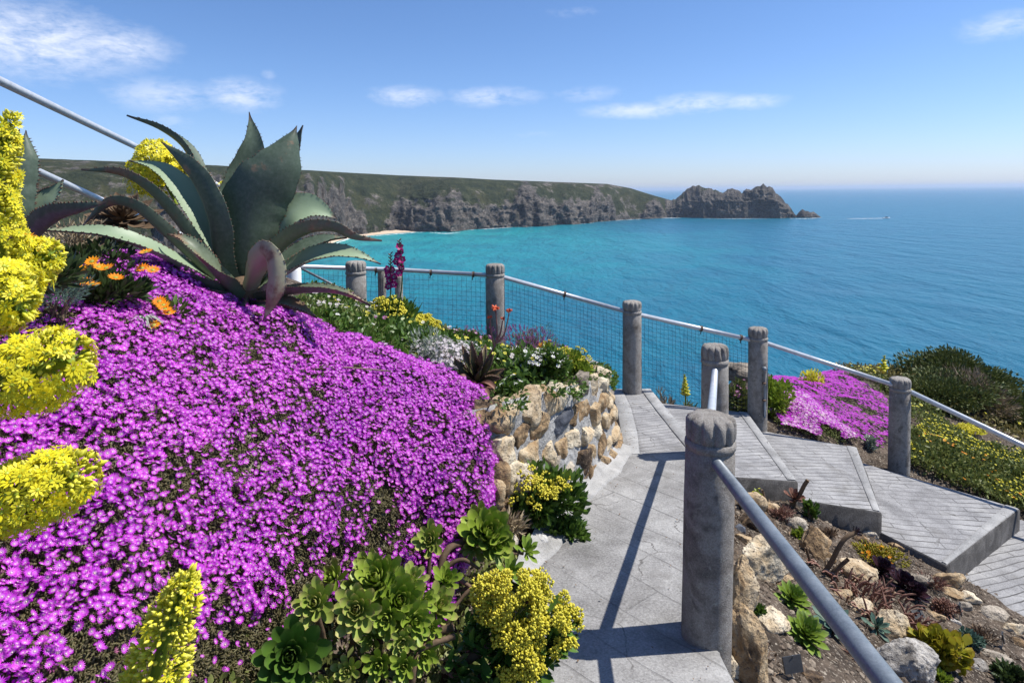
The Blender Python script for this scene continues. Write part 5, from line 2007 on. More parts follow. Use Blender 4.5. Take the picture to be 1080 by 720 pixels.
bush_px('green_shrub', 'low green leaves spilling over the near end of the stone wall top', 'green shrub', 535, 400, 3.95, 22, 1300, .035, m_green, ('flower', 30, .014, [m_white, m_ybud], .4), 9)
bush_px('lime_bush', 'small russet and lime shrub at the heather edge above the wall', 'lime bush', 575, 358, 5.5, 18, 1000, .03, m_lime, ('flower', 30, .02, [m_orange, m_ygrn], .4), 8)
bush_px('flower_tuft', 'small magenta flowers spilling over the concrete kerb by the wall', 'flower tuft', 592, 366, 5.9, 16, 700, .028, m_olive, ('flower', 70, .026, [m_mag, m_magc], .3), 8, 'stick')
bush_px('dark_tuft', 'dark grassy tuft on the end of the concrete kerb', 'grass tuft', 610, 368, 5.85, 15, 700, .04, m_dkgreen, None, 8, 'needle')
bush_px('green_sprig', 'tiny bright green sprig on the corner of the stone wall', 'sprig', 626, 395, 5.25, 7, 90, .05, m_lime, None, 4, zbase=408)

# general planting that fills the bed between the cushion and the fence
ground_cover('bed_plants', 'mixed low green plants filling the bed between the cushion and the wire fence', 'bed plants', [(300, 335), (335, 316), (375, 330), (440, 345), (510, 362), (600, 385), (640, 400), (600, 412), (545, 422), (500, 425), (470, 410), (420, 392), (380, 378), (340, 350)], 15000, .055, [m_green],
             [(420, .017, m_ygrn, .0, 7), (200, .016, m_white, .15, 7), (130, .018, m_dullpink, .2, 8)], .0, .16, 8, 'leaf', dmax=7)
ground_cover('dry_bed_plants', 'straw coloured and olive herbs among the green plants of the bed', 'bed plants', [(300, 338), (335, 318), (375, 332), (440, 347), (510, 364), (600, 387), (600, 410), (500, 425), (420, 392), (340, 350)], 6000, .05, [m_olive],
             [(260, .016, m_lilac, .05, 7)], .0, .15, 9, 'needle', dmax=7)
# the low concrete kerb round the bed by the fence
kb = catmull([at(452, 368, 6.0), at(480, 371, 6.0), at(520, 375, 6.0), at(575, 383, 6.0), at(612, 389, 5.95), at(627, 391, 5.9), at(628, 384, 6.25), at(612, 377, 6.5)], 60)
S = []
for dx, dz in ((-.05, -.30), (-.05, 0), (-.038, .012), (.038, .012), (.05, 0), (.05, -.30)):
    nn_ = nrm(np.cross(nrm(np.gradient(kb, axis=0)), UPV))
    S.append(kb + nn_ * dx + UPV * dz)
o = MB().add(np.stack(S, 1).reshape(-1, 3), grid_faces(60, 6)).build('bed_kerb', m_trim, None, kb[30])
tag(o, 'low pale concrete kerb curving round the bed behind the stone wall', 'concrete kerb')


# gladiolus: two flower spikes and sword leaves
def sword(c, tip, w, mat_mb, bend=.0):
    c, tip = np.asarray(c), np.asarray(tip)
    mid = (c + tip) / 2 + np.array((bend, 0, .02))
    Pc = catmull([c, mid, tip], 9)
    ww = w * np.array((.7, .9, 1, 1, .95, .85, .65, .4, .04))
    B = np.array((1, .25, 0))
    S = np.stack([Pc - B * ww[:, None], Pc + np.array((0, -.3, 0)) * ww[:, None], Pc + B * ww[:, None]], 1)
    mat_mb.add(S.reshape(-1, 3), grid_faces(9, 3), 0, None, np.repeat(np.linspace(0, 1, 9), 3))


gb = at(412, 372, 5.0)
gl = thing('gladiolus', 'magenta gladiolus with two flower spikes standing before the wire mesh', 'gladiolus', gb)
for pts, fpx in (([(412, 372, 5.0), (418, 335, 5.0), (424, 300, 5.0), (423, 270, 5.0), (421, 254, 5.0)], [(421 + dx, y, 5.0) for y, dx in ((260, 0), (266, 2), (270, -1), (274, 3), (279, 0), (283, 3), (288, 0), (276, -3))]),
                 ([(408, 372, 5.0), (408, 340, 5.0), (412, 312, 5.0), (412, 285, 5.0), (412, 268, 5.0)], [(411 + dx, y, 5.0) for y, dx in ((285, 3), (290, -1), (292, 5), (296, 0), (300, 4), (284, -2), (302, -1))])):
    C = catmull([at(*p) for p in pts], 14)
    MB().add(*tube_vf(C, np.linspace(.008, .003, 14), 6)).build('stem', m_green, gl)
    for f in fpx:
        p = at(*f)
        n_ = nrm(np.array((random.uniform(-1, 1), -1, .35)))
        MB().inst(tpl_flower(6, .036, .42, .45, .2), rot_to(n_[None]), p[None]).build('blossom', [m_glad, m_glad], gl, smooth=False)
    bd = MB()
    for k in range(9):
        t = C[-1] + (C[-4] - C[-1]) * k / 9
        bd.inst(tpl_bud(.03, .006), rot_to(nrm(np.array(((-1) ** k * .7, -.2, .8)))[None]), t[None])
    bd.build('buds', m_redtwig, gl)
sw = MB()
for tx, ty in ((440, 312), (405, 330), (398, 338), (426, 330), (434, 326), (392, 346), (418, 344), (446, 318), (384, 340), (402, 322)):
    sword(at(412 + random.uniform(-12, 12), 374, 5.0), at(tx, ty, 5.0 + random.uniform(-.1, .1)), .014, sw, random.uniform(-.02, .02))
sw.build('leaves', m_green, gl)

# aloe with branched flower stalks
ac = at(503, 404, 4.25)
al = thing('aloe', 'dark aloe with withered leaves and red tipped flower stalks on the wall top', 'aloe', ac)
for tx, ty, d, w in ((487, 362, 4.2, 15), (497, 358, 4.15, 16), (508, 368, 4.1, 18), (521, 372, 4.2, 16), (533, 388, 4.15, 20), (530, 398, 4.05, 18), (478, 376, 4.2, 16), (472, 392, 4.15, 16), (512, 362, 4.4, 14)):
    w *= .62
    m_ = [(503, 404, 4.25), ((503 + tx) / 2 + (tx - 503) * .12, (404 + ty) / 2, (4.25 + d) / 2 - .05), (tx, ty, d)]
    agave_leaf([at(*c) for c in m_], w / 2 / F_PX * 4.2, ((503 - tx) / 60, -.5, .7), .4, .02, None, True).build('leaf', [m_aloe, m_tooth], al)
for tx, ty, d, w in ((535, 428, 3.95, 10), (522, 430, 3.9, 9), (514, 436, 3.85, 9), (496, 428, 3.95, 10), (484, 412, 4.05, 11), (476, 402, 4.1, 10), (528, 416, 4.0, 11)):
    w *= .6
    m_ = [(503, 405, 4.2), ((503 + tx) / 2, (404 + ty) / 2 - 6, (4.2 + d) / 2 - .05), (tx, ty, d)]
    agave_leaf([at(*c) for c in m_], w / 2 / F_PX * 4.2, (0, -.4, .8), .5, .012, None, False).build('withered_leaf', [m_redtwig, m_tooth], al)
for pts, hd in (([(505, 400, 4.25), (514, 378, 4.22), (524, 358, 4.2), (523, 328, 4.2)], (522, 325, 4.2, .034)), ([(524, 362, 4.2), (532, 352, 4.2), (537, 330, 4.2)], (537, 327, 4.2, .026)),
                ([(524, 360, 4.2), (528, 350, 4.2), (530, 338, 4.2)], (530, 336, 4.2, .020)), ([(522, 366, 4.2), (518, 350, 4.2), (517, 335, 4.2)], (516.5, 334, 4.2, .020))):
    C = catmull([at(*p) for p in pts], 12)
    MB().add(*tube_vf(C, np.linspace(.009, .004, 12), 6)).build('stalk', m_redtwig, al)
    p = at(*hd[:3])
    q = nrm(rng.normal(size=(22, 3)))
    q[:, 2] = q[:, 2] * .5
    MB().inst(tpl_bud(hd[3], hd[3] * .2), rot_to(q), np.repeat(p[None], 22, 0)).build('flower_head', m_coral, al)

# ------------------------------------------------------------------ foot of the wall: yellow sedum bush, rocks
for lab, px, py, d, sz, mt, sd_ in (
        ('pale flat stone lying under the yellow bush at the wall foot', 553, 550, 3.62, (.085, .07, .045), m_mortar, 3),
        ('dark slate stone tucked under the yellow bush at the wall foot', 558, 536, 3.70, (.055, .05, .045), m_blue_rock, 4),
        ('rounded buff stone at the wall foot by the edge of the magenta cushion', 523, 520, 3.42, (.07, .07, .09), m_ochre, 5),
        ('small white stone beside the path edge below the yellow bush', 568, 571, 3.42, (.055, .05, .045), m_mortar, 6),
        ('smooth pale mortar lump on the path edge beside the yellow bush', 614, 548, 3.85, (.12, .10, .06), m_skirt, 7),
        ('grey stone between the pale flat stone and the green rosette', 537, 572, 3.30, (.05, .05, .05), m_grey_rock, 8),
        ('buff stone standing on edge against the wall foot right of the yellow bush', 598, 533, 3.95, (.07, .05, .06), m_grey_rock, 9),
        ('buff boulder of the wall foot behind the yellow bush', 548, 505, 3.62, (.13, .10, .11), m_grey_rock, 12)):
    p = at(px, py, d)
    V, F = rock_vf(sz, sd_ * 13, 4, 10, .10)
    V = V @ eul(random.uniform(-.3, .3), random.uniform(-.3, .3), random.uniform(0, 6)).T
    tag(MB().add(V + p, F, var=random.random()).build('stone', mt, None, p - UPV * sz[2]), lab, 'stone', 'loose stones at the wall foot')
ys = at(572, 548, 3.72)
bush('yellow_sedum', 'low green plant with yellow flower heads growing at the foot of the stone wall', 'yellow sedum', at(570, 548, 3.56), (.27, .16, .30), 1300, .055, m_green, ('cluster', 98, .030, m_ygrn, .5), 12, 'leaf')
bush('green_sprout', 'low green leafy sprout at the wall foot beneath the yellow sedum', 'green plant', at(590, 572, 3.52), (.17, .12, .15), 620, .05, m_green, None, 8)
bush('dry_twigs', 'heap of dry grey twigs at the wall foot beside the magenta cushion', 'dry twigs', at(530, 560, 3.36), (.14, .10, .10), 420, .06, m_dry, None, 8, 'needle')


# ------------------------------------------------------------------ the branching green aeonium below the cushion
def aeonium(name, label, base, rosettes, stems, mat=m_rose, group=None):
    o = thing(name, label, 'aeonium', base, group)
    for (px, py, d, r, ax, n, mt, tp) in rosettes:
        rosette(at(px, py, d), ax, .95 * r * d / F_PX, n, tp, 80, 10).build('rosette', mt, o)
    for pts, r in stems:
        C = catmull([at(*p) for p in pts], 14)
        q = C + .006 * np.stack([fbm(C * 20, 2, 3), fbm(C * 20, 2, 4), fbm(C * 20, 2, 5)], -1)
        MB().add(*tube_vf(q, np.linspace(r * 1.15, r * .85, 14) * (1 + .12 * rng.normal(size=14)), 8)).build('stem', m_stem, o)
    return o


V3 = lambda x, y, z: (x, y, z)
aeonium('aeonium', 'pale green aeonium rosettes with spread leaves just under the magenta cushion', at(345, 700, 2.2),
        [(333, 636, 2.12, 30, (.05, -.75, .65), 20, m_rosepale, SPOON), (376, 643, 2.14, 32, (.1, -.8, .6), 26, m_rosepale, SPOON)],
        [([(360, 740, 2.25), (345, 690, 2.25), (334, 645, 2.16)], .014), ([(362, 740, 2.28), (370, 690, 2.26), (376, 652, 2.18)], .014)], group='aeoniums below the magenta cushion')
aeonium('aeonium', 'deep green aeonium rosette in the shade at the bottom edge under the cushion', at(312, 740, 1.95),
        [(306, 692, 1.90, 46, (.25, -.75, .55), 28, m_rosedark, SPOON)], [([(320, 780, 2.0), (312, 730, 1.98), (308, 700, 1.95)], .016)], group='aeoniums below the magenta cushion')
aeonium('aeonium', 'dense many headed green aeonium left of the yellow flowered one', at(415, 700, 2.35),
        [(398, 612, 2.32, 34, (-.15, -.55, .8), 26, m_rose, SPOON), (420, 634, 2.28, 36, (.35, -.7, .6), 28, m_rose, SPOON), (388, 600, 2.40, 24, (-.5, -.4, .8), 18, m_rose, SPOON), (436, 655, 2.22, 26, (.5, -.7, .45), 22, m_rose, SPOON),
         (408, 650, 2.2, 24, (0, -.9, .4), 18, m_rose, SPOON), (378, 622, 2.34, 24, (-.4, -.6, .7), 18, m_rose, SPOON), (434, 612, 2.36, 22, (.3, -.3, .9), 18, m_rosepale, SPOON),
         (462, 640, 2.42, 26, (.5, -.5, .7), 20, m_rosepale, SPOON), (470, 612, 2.55, 22, (.3, -.5, .8), 16, m_rose, SPOON), (352, 610, 2.38, 22, (-.4, -.6, .7), 16, m_rose, SPOON), (446, 690, 2.2, 22, (.3, -.8, .4), 16, m_rose, SPOON), (400, 700, 2.12, 22, (0, -.9, .4), 16, m_rose, SPOON), (446, 634, 2.34, 20, (.6, -.5, .6), 16, m_rose, SPOON), (392, 672, 2.18, 18, (-.2, -.9, .4), 14, m_rose, SPOON), (424, 676, 2.16, 20, (.2, -.9, .4), 16, m_rosepale, SPOON)],
        [([(385, 745, 2.4), (398, 700, 2.38), (402, 655, 2.36), (399, 620, 2.34)], .018), ([(420, 735, 2.4), (424, 690, 2.36), (421, 650, 2.32)], .014)], group='aeoniums below the magenta cushion')
aeonium('aeonium', 'branching aeonium with two bright rosettes on thick brown stems at the cushion foot', at(448, 640, 2.75),
        [(454, 570, 2.72, 22, (-.1, -.75, .65), 22, m_rosepale, SPOON), (513, 562, 2.90, 36, (.25, -.65, .7), 26, m_rose, SPOON), (505, 553, 2.95, 26, (-.4, -.4, .8), 16, m_rose, SPOON), (524, 574, 2.86, 24, (.5, -.7, .4), 16, m_rose, SPOON), (498, 578, 2.86, 20, (-.1, -.8, .5), 14, m_rosepale, SPOON)],
        [([(440, 640, 2.75), (462, 605, 2.75), (472, 580, 2.8), (500, 566, 2.92)], .016), ([(436, 640, 2.75), (450, 612, 2.72), (454, 582, 2.74)], .012), ([(462, 605, 2.75), (486, 590, 2.78), (505, 600, 2.8)], .009)], group='aeoniums below the magenta cushion')
aeonium('aeonium', 'two small green rosettes on thin stems beside the pale path edge', at(520, 620, 2.85),
        [(556, 580, 3.06, 19, (.3, -.5, .8), 20, m_spear, SPEAR), (538, 603, 2.90, 22, (.3, -.6, .75), 22, m_spear, SPEAR)],
        [([(500, 590, 2.9), (525, 584, 3.0), (552, 583, 3.06)], .008), ([(480, 625, 2.8), (512, 612, 2.86), (536, 606, 2.9)], .008), ([(470, 602, 2.8), (500, 622, 2.76), (520, 640, 2.7)], .009), ([(478, 640, 2.7), (500, 618, 2.75), (522, 606, 2.85)], .007)], group='aeoniums below the magenta cushion')
aeonium('aeonium', 'two little pale rosettes at the bottom edge between the deep green and the dense aeonium', at(360, 735, 2.1),
        [(367, 707, 2.08, 20, (0, -.8, .6), 16, m_rosepale, SPOON), (342, 722, 2.05, 16, (-.2, -.8, .6), 12, m_rosepale, SPOON)], [([(370, 750, 2.1), (368, 715, 2.1)], .008)], group='aeoniums below the magenta cushion')
aeonium('aeonium', 'single small rosette on a bare stem near the bottom left of the yellow flowered aeonium', at(428, 735, 2.15),
        [(426, 702, 2.1, 20, (.1, -.85, .5), 16, m_rose, SPOON), (456, 662, 2.25, 16, (.3, -.7, .6), 14, m_rose, SPOON)], [([(430, 760, 2.15), (436, 712, 2.15), (446, 684, 2.2), (480, 670, 2.25)], .012), ([(432, 740, 2.15), (427, 708, 2.12)], .008)], group='aeoniums below the magenta cushion')

# the yellow flowering aeonium that leans over the path
yb = at(480, 715, 2.30)
ya = thing('flowering_aeonium', 'big aeonium crowned with dense yellow flowers leaning over the path edge', 'aeonium', yb, 'aeoniums below the magenta cushion')
for pts, r in (([(440, 760, 2.4), (462, 720, 2.35), (500, 690, 2.3), (540, 668, 2.3)], .020), ([(395, 700, 2.35), (420, 688, 2.32), (452, 672, 2.3), (478, 660, 2.3)], .017), ([(470, 740, 2.35), (505, 715, 2.28), (535, 700, 2.25)], .014)):
    MB().add(*tube_vf(catmull([at(*p) for p in pts], 14), r, 8)).build('stem', m_stem, ya)
lmb = MB()
for px, py, d, dx, n in ((498, 668, 2.34, 1, 46), (520, 690, 2.28, 1, 46), (510, 660, 2.36, .8, 40), (540, 665, 2.32, 1, 44), (545, 690, 2.24, 1, 40), (520, 715, 2.24, .8, 40), (570, 672, 2.28, 1, 40), (560, 708, 2.22, .9, 30), (585, 660, 2.30, 1, 26), (480, 700, 2.3, .6, 34)):
    c = at(px, py, d)
    dirs = nrm(np.array((.75 * dx, -.35, .25)) + rand_unit(n) * .75)
    M = []
    for dv in dirs:
        X = dv
        Zv = nrm(UPV - X * (UPV @ X))
        M.append(np.stack([X, np.cross(Zv, X), Zv], -1) * random.uniform(.07, .11))
    lmb.inst(SPEAR, np.array(M), c + rand_unit(n) * .05)
lmb.build('leaves', m_rosedark, ya)
HEADS = [(520, 624, 2.30, 26), (545, 632, 2.26, 34), (566, 625, 2.30, 22), (566, 614, 2.32, 15), (575, 618, 2.30, 14), (530, 650, 2.24, 24), (555, 652, 2.22, 28), (580, 645, 2.24, 20), (602, 640, 2.26, 16), (600, 655, 2.25, 15), (590, 655, 2.22, 12),
         (602, 672, 2.22, 9), (588, 683, 2.20, 9), (545, 672, 2.18, 20), (548, 690, 2.16, 20), (563, 692, 2.16, 17), (556, 706, 2.15, 14), (536, 706, 2.16, 12), (530, 672, 2.2, 12), (555, 716, 2.15, 10), (565, 704, 2.15, 10), (516, 614, 2.34, 12), (512, 640, 2.30, 14), (566, 664, 2.2, 14)]
for px, py, d, r in HEADS:
    c = at(px, py, d)
    rr = r * 1.05 * d / F_PX
    hm = MB()
    k = max(5, int((r / 5.8) ** 2))
    sub = rand_unit(k) * rr * .72
    for s in sub:
        q = rand_unit(34)
        M = rot_to(nrm(q + UPV * .2)) * (.0105 * (.8 + .5 * rng.random(34)))[:, None, None]
        hm.inst(tpl_bud(1.0, .36), M, c + s + q * .012 * min(1.2, r / 12))
    hm.build('flower_head', m_ygrn, ya)
sm = MB()
for px, py, d, r in HEADS:
    sm.add(*tube_vf(catmull([at(525 + (px - 525) * .4, 672, 2.28), at((px + 525) / 2, (py + 672) / 2 + 6, 2.26), at(px, py, d)], 7), .004, 5))
sm.build('flower_stalks', m_lime, ya)
# undergrowth between the rosettes
P, n, u, v = area_sample(MS, mn, 5000, umin=.5, umax=1.0, vmin=.7, vmax=1.0)
q = np.stack([rng.uniform(-1.1, .05, 9000), rng.uniform(1.75, 3.3, 9000)], -1)
q = q[(q[:, 0] < curve_x(PL, q[:, 1]) - .12)]
z = gz(q[:, 0], q[:, 1])
Pq = np.concatenate([q, (z + .13 * rng.random(len(q)))[:, None]], -1)
M = rot_to(nrm(UPV * .7 + rand_unit(len(Pq)))) * (.030 * (.5 + rng.random(len(Pq))))[:, None, None]
o = MB().inst(tpl_leaf(1.0, .26), M, Pq).build('undergrowth', m_olive, None, Pq.mean(0))
tag(o, 'low tangled undergrowth beneath the aeoniums at the foot of the magenta cushion', 'undergrowth', None, 'stuff')

# petals, leaf bits and grit blown on to the path
q = np.stack([rng.uniform(0, 1.6, 2600), rng.uniform(1.9, 6.9, 2600)], -1)
l, r = curve_x(PL, q[:, 1]), curve_x(PR, q[:, 1])
e = np.minimum(q[:, 0] - l, r - q[:, 0])
q = q[(e > .01) & (rng.random(len(q)) < np.exp(-e / .10) + .02)]
P = np.concatenate([q, path_z(q[:, 1])[:, None] + .008], -1)
M = rot_to(nrm(UPV + .35 * rand_unit(len(P)))) * (.011 * (.4 + rng.random(len(P))))[:, None, None]
o = MB().inst(tpl_leaf(1.0, .3), np.stack([M[..., 0], M[..., 2], M[..., 1]], -1), P).build('path_litter', m_litter, None, P.mean(0))
tag(o, 'dry leaf bits and grit along the edges of the concrete path', 'leaf litter', None, 'stuff')

# leaves and small flowers trailing over the top stones of the wall
m_ = 2600
ss = rng.uniform(.25, SMAX, m_)
Pt, Dn = [], []
for s_ in ss:
    p, nn3, tt3, H = wall_pt(s_, 1.0)
    dens = .5 + .5 * math.sin(s_ * 7.0) + .3 * math.sin(s_ * 17.0)
    hang = .10 * max(0.0, dens) * random.random()
    back = random.random() * .20
    if random.random() < .55 * dens + .15:
        Pt.append(p + nn3 * (.055 - back if hang < .03 else .06 + .02 * random.random()) + np.array((0, 0, .035 - hang)))
        Dn.append(nn3 * .7 + np.array((0, 0, .35)))
Pt, Dn = np.array(Pt), np.array(Dn)
M = rot_to(nrm(Dn + .7 * rand_unit(len(Pt)))) * (.034 * (.5 + .8 * rng.random(len(Pt))))[:, None, None]
o = MB().inst(tpl_leaf(1.0, .24), M, Pt).build('trailing_plants', m_green, None, Pt.mean(0))
tag(o, 'small leaves trailing over the top stones of the curved wall', 'trailing plants', None, 'stuff')

# ------------------------------------------------------------------ rockery between the path and the steps
ROCKS = [  # label, px, py (middle), width px, height px, material, tall factor, depth offset
    ('buff rock wedged under the nearest post, at the corner of the path', 762, 703, 34, 44, m_ochre),
    ('big rusty buff rock at the bottom edge right of the nearest post', 790, 690, 40, 110, m_ochre),
    ('upright pale rock directly right of the nearest post', 783, 622, 34, 80, m_ochre),
    ('large cracked buff rock right of the nearest post, under the pipe', 803, 590, 52, 62, m_ochre),
    ('rounded buff cobble on top of the large cracked rock', 786, 571, 22, 15, m_ochre),
    ('small grey cobble beside the rounded one under the pipe', 780, 557, 12, 12, m_blue_rock),
    ('pale slab leaning at the upper end of the rockery by the pipe', 792, 530, 30, 30, m_ochre),
    ('buff rock under the pipe just below the pale leaning slab', 800, 552, 34, 26, m_ochre),
    ('flat tan stone beside the green spiky rosettes', 812, 655, 40, 26, m_ochre),
    ('buff rock in the middle of the rockery below the little green weeds', 860, 573, 34, 44, m_ochre),
    ('long pale stone close under the second step', 838, 553, 26, 18, m_grey_rock),
    ('cream stone at the foot of the second step riser', 891, 554, 18, 12, m_grey_rock),
    ('small cream stone right of the one at the riser foot', 918, 564, 14, 11, m_grey_rock),
    ('brown stone below the cream ones, above the orange mat', 908, 570, 22, 12, m_ochre),
    ('buff rock in front of the orange mat', 903, 603, 44, 26, m_ochre),
    ('big pale boulder at the bottom edge between the pipe and the golden bush', 955, 698, 60, 50, m_pale_rock),
    ('tan boulder above the big pale one, left of the golden bush', 940, 660, 44, 36, m_ochre),
    ('pale slab with a dark side near the corner of the third step', 966, 611, 30, 16, m_grey_rock),
    ('flat tan slab lying below the corner of the third step', 1003, 626, 28, 14, m_ochre),
    ('long edging stone touching the corner of the third step', 999, 611, 36, 20, m_ochre),
    ('edging stone along the lowest step, next below the corner', 1020, 630, 26, 18, m_ochre),
    ('cream edging stone beside the lowest step, halfway to the picture edge', 1046, 648, 32, 16, m_grey_rock),
    ('tan edging stone at the right picture edge beside the lowest step', 1068, 664, 26, 18, m_ochre),
    ('small pale stone leaning against the flat tan slab', 1014, 640, 18, 12, m_grey_rock),
    ('buff stone at the right picture edge below the tan edging stone', 1076, 680, 18, 14, m_ochre),
    ('low brown stone half buried right of the golden bush', 1044, 690, 40, 12, m_grey_rock),
    ('small buff stone between the dark purple rosettes and the golden bush', 985, 650, 18, 12, m_ochre),
    ('buff stone beside the pipe, just above the upper green spiky rosette', 822, 612, 28, 20, m_ochre),
    ('tan stone between the middle buff rock and the long bare stalk', 872, 588, 18, 14, m_ochre),
    ('small tan stone at the far end of the orange mat, nearest the step', 947, 577, 16, 10, m_ochre),
    ('cream stone left of the weed in the lower right corner', 1030, 703, 24, 14, m_pale_rock),
    ('brown stone under the black plant label at the bottom edge', 852, 714, 28, 14, m_ochre),
    ('tan stone between the pipe and the red twigs', 888, 628, 20, 14, m_ochre),
    ('small pale stone just behind the golden bush', 1003, 655, 16, 10, m_pale_rock),
    ('flat brown stone at the top of the rockery touching the first step', 812, 536, 22, 12, m_ochre),
    ('half buried buff stone under the red twigs', 905, 640, 30, 18, m_ochre),
]
for i, (lab, px, py, w, h, mt) in enumerate(ROCKS):
    g = on_ground(px, py + h * .30)
    d = g[1]
    sx, sz = w * .56 * d / F_PX, h * .5 * d / F_PX
    V, F = rock_vf((sx * 1.06, max(.65 * sx, .03), sz * 1.06), 500 + i * 7, 5 if w * h > 900 else 4, 18, .13, .8)
    a = random.uniform(-.18, .18)
    V = V @ eul(-.25, a, random.uniform(-.5, .5)).T
    c = np.array((g[0], g[1] + sx * .1, g[2] + sz * .35))
    c = at(px, py, d + .05) - UPV * sz * .12
    tag(MB().add(V + c, F, var=random.random()).build('rock', mt, None, c - UPV * sz), lab, 'rock', 'rockery rocks')


def spiky(label, px, py, r, n, mat, ax=(.05, -.45, .9), tp=SPEAR, name='spiky_rosette', cat='succulent', group=None, lift=.03, op=88):
    g = on_ground(px, py)
    d = g[1]
    rr = r * d / F_PX
    c = g + UPV * (lift + rr * .2)
    o = thing(name, label, cat, g, group)
    rosette(c, ax, rr, n, tp, op, 8, .45).build('rosette', mat, o)
    MB().add(*tube_vf([g - UPV * .05, c], rr * .12, 7)).build('stem', m_stem, o)
    return o


spiky('bright green spiky rosette left of the pipe, the upper of two', 836, 640, 21, 46, m_spear, group='green rockery rosettes')
spiky('bright green spiky rosette left of the pipe, the lower and larger of two', 850, 678, 25, 54, m_spear, group='green rockery rosettes')
spiky('dull grey green rosette touching the pipe', 880, 668, 26, 26, m_bluegreen, group='green rockery rosettes')
spiky('small grey rosette just right of the pipe above the pale boulder', 925, 668, 16, 20, m_bluegreen, group='green rockery rosettes')


def shrublet(name, label, cat, px, py, w, h, n, leaf, mat, flowers=None, lumps=8, tpl='leaf', group=None):
    g = on_ground(px, py + h * .4)
    d = g[1]
    return bush(name, label, cat, g, (w * .55 * d / F_PX, w * .4 * d / F_PX, h * d / F_PX * .8), n, leaf, mat, flowers, lumps, tpl, .55, group)


shrublet('green_weed', 'green weed under the first step behind the pipe', 'weed', 815, 520, 18, 16, 300, .04, m_lime, None, 6, group='rockery weeds')
shrublet('green_weed', 'green weed against the riser of the second step', 'weed', 853, 538, 20, 22, 340, .045, m_green, None, 6, group='rockery weeds')
shrublet('green_weed', 'small green weed in the middle of the rockery above a buff rock', 'weed', 842, 562, 16, 12, 220, .035, m_lime, None, 6, group='rockery weeds')
shrublet('green_weed', 'tiny green weed beside the flat tan stone', 'weed', 802, 644, 16, 10, 160, .03, m_green, None, 5, group='rockery weeds')
shrublet('green_weed', 'low green weed right of the golden bush', 'weed', 1022, 672, 26, 20, 360, .035, m_bluegreen, None, 8, group='rockery weeds')
shrublet('green_weed', 'dark leafy weed in the lower right corner', 'weed', 1062, 706, 44, 26, 600, .04, m_dkgreen, None, 8, group='rockery weeds')
shrublet('green_weed', 'bright weed at the bottom edge below the golden bush', 'weed', 992, 712, 20, 12, 200, .035, m_lime, None, 6, group='rockery weeds')
shrublet('yellow_weed', 'tiny yellow flowered plant under the pipe at the top of the rockery', 'yellow weed', 800, 524, 14, 18, 160, .035, m_lime, ('flower', 26, .014, [m_yel, m_ybud], .4), 6)
shrublet('orange_mat', 'mat of orange and russet leaves with a few yellow flowers, below the second step', 'orange mat', 924, 584, 62, 16, 1500, .030, m_euph, ('flower', 26, .016, [m_orange, m_yel], .4), 12, 'stick')
shrublet('golden_bush', 'golden green leafy bush beside the big pale boulder', 'golden bush', 990, 680, 58, 48, 900, .055, m_euph, None, 12, 'round')
shrublet('russet_mat', 'dark russet mat right of the black purple rosettes', 'russet mat', 995, 640, 30, 16, 600, .03, m_redtwig, None, 8, 'stick')
for lab, px, py, r in (('black purple rosette right of the buff rock, the uppermost of three', 930, 606, 15), ('black purple rosette in the rockery centre, the middle of three', 952, 622, 17), ('black purple rosette above the plant label, the lowest of three', 966, 632, 15)):
    spiky(lab, px, py, r, 26, m_purple, (.1, -.4, .9), SPOON, 'dark_rosette', 'dark succulent', 'black purple rosettes')

shrublet('rusty_growth', 'rusty brown dry growth at the top of the rockery below the first step', 'dry growth', 826, 540, 30, 16, 420, .045, m_redtwig, None, 7, 'needle', 'dry rockery growth')
shrublet('rusty_growth', 'straw coloured dry growth between the stones under the second step', 'dry growth', 872, 560, 26, 10, 320, .04, m_litter, None, 7, 'needle', 'dry rockery growth')
shrublet('rusty_growth', 'rusty dry growth in front of the third step corner', 'dry growth', 980, 612, 34, 12, 420, .04, m_redtwig, None, 7, 'needle', 'dry rockery growth')
shrublet('rusty_growth', 'brown dry growth beside the weed at the lower right', 'dry growth', 1036, 668, 40, 12, 420, .04, m_litter, None, 7, 'needle', 'dry rockery growth')
shrublet('rusty_growth', 'brown dry growth under the pipe, left of the big pale boulder', 'dry growth', 905, 690, 34, 14, 380, .04, m_redtwig, None, 7, 'needle', 'dry rockery growth')
# red-brown twiggy sedum: many finger-like stems
g = on_ground(925, 640)
tw = thing('red_sedum', 'low tangle of red brown finger like stems right of the pipe', 'red sedum', g)
mb = MB()
for k in range(150):
    a, b_ = random.uniform(-1, 1), random.uniform(-1, 1)
    s = g + np.array((a * .30, b_ * .26, 0))
    s[2] = float(gz(s[0], s[1]))
    e = s + nrm(np.array((a * .5 + random.uniform(-.7, .7), -.2 + random.uniform(-.6, .6), random.uniform(.3, 1)))) * random.uniform(.07, .15)
    mb.add(*tube_vf(catmull([s, (s + e) / 2 + UPV * .02, e], 5), np.array((.004, .006, .007, .006, .003)), 6))
mb.build('stems', m_redtwig, tw)

# bare curved succulent stalks
def stalk(label, pts, r, tip=None, leaves=0):
    P = [at(*p) for p in pts]
    o = thing('bare_stalk', label, 'bare stalk', P[0], 'bare curved stalks')
    C = catmull(P, 14)
    MB().add(*tube_vf(C, np.linspace(r, r * .8, 14), 8)).build('stalk', m_stem, o)
    if tip is not None:
        rosette(C[-1], nrm(C[-1] - C[-3]), tip, 16, SPOON, 80, 5).build('rosette', m_purple, o)
    return o


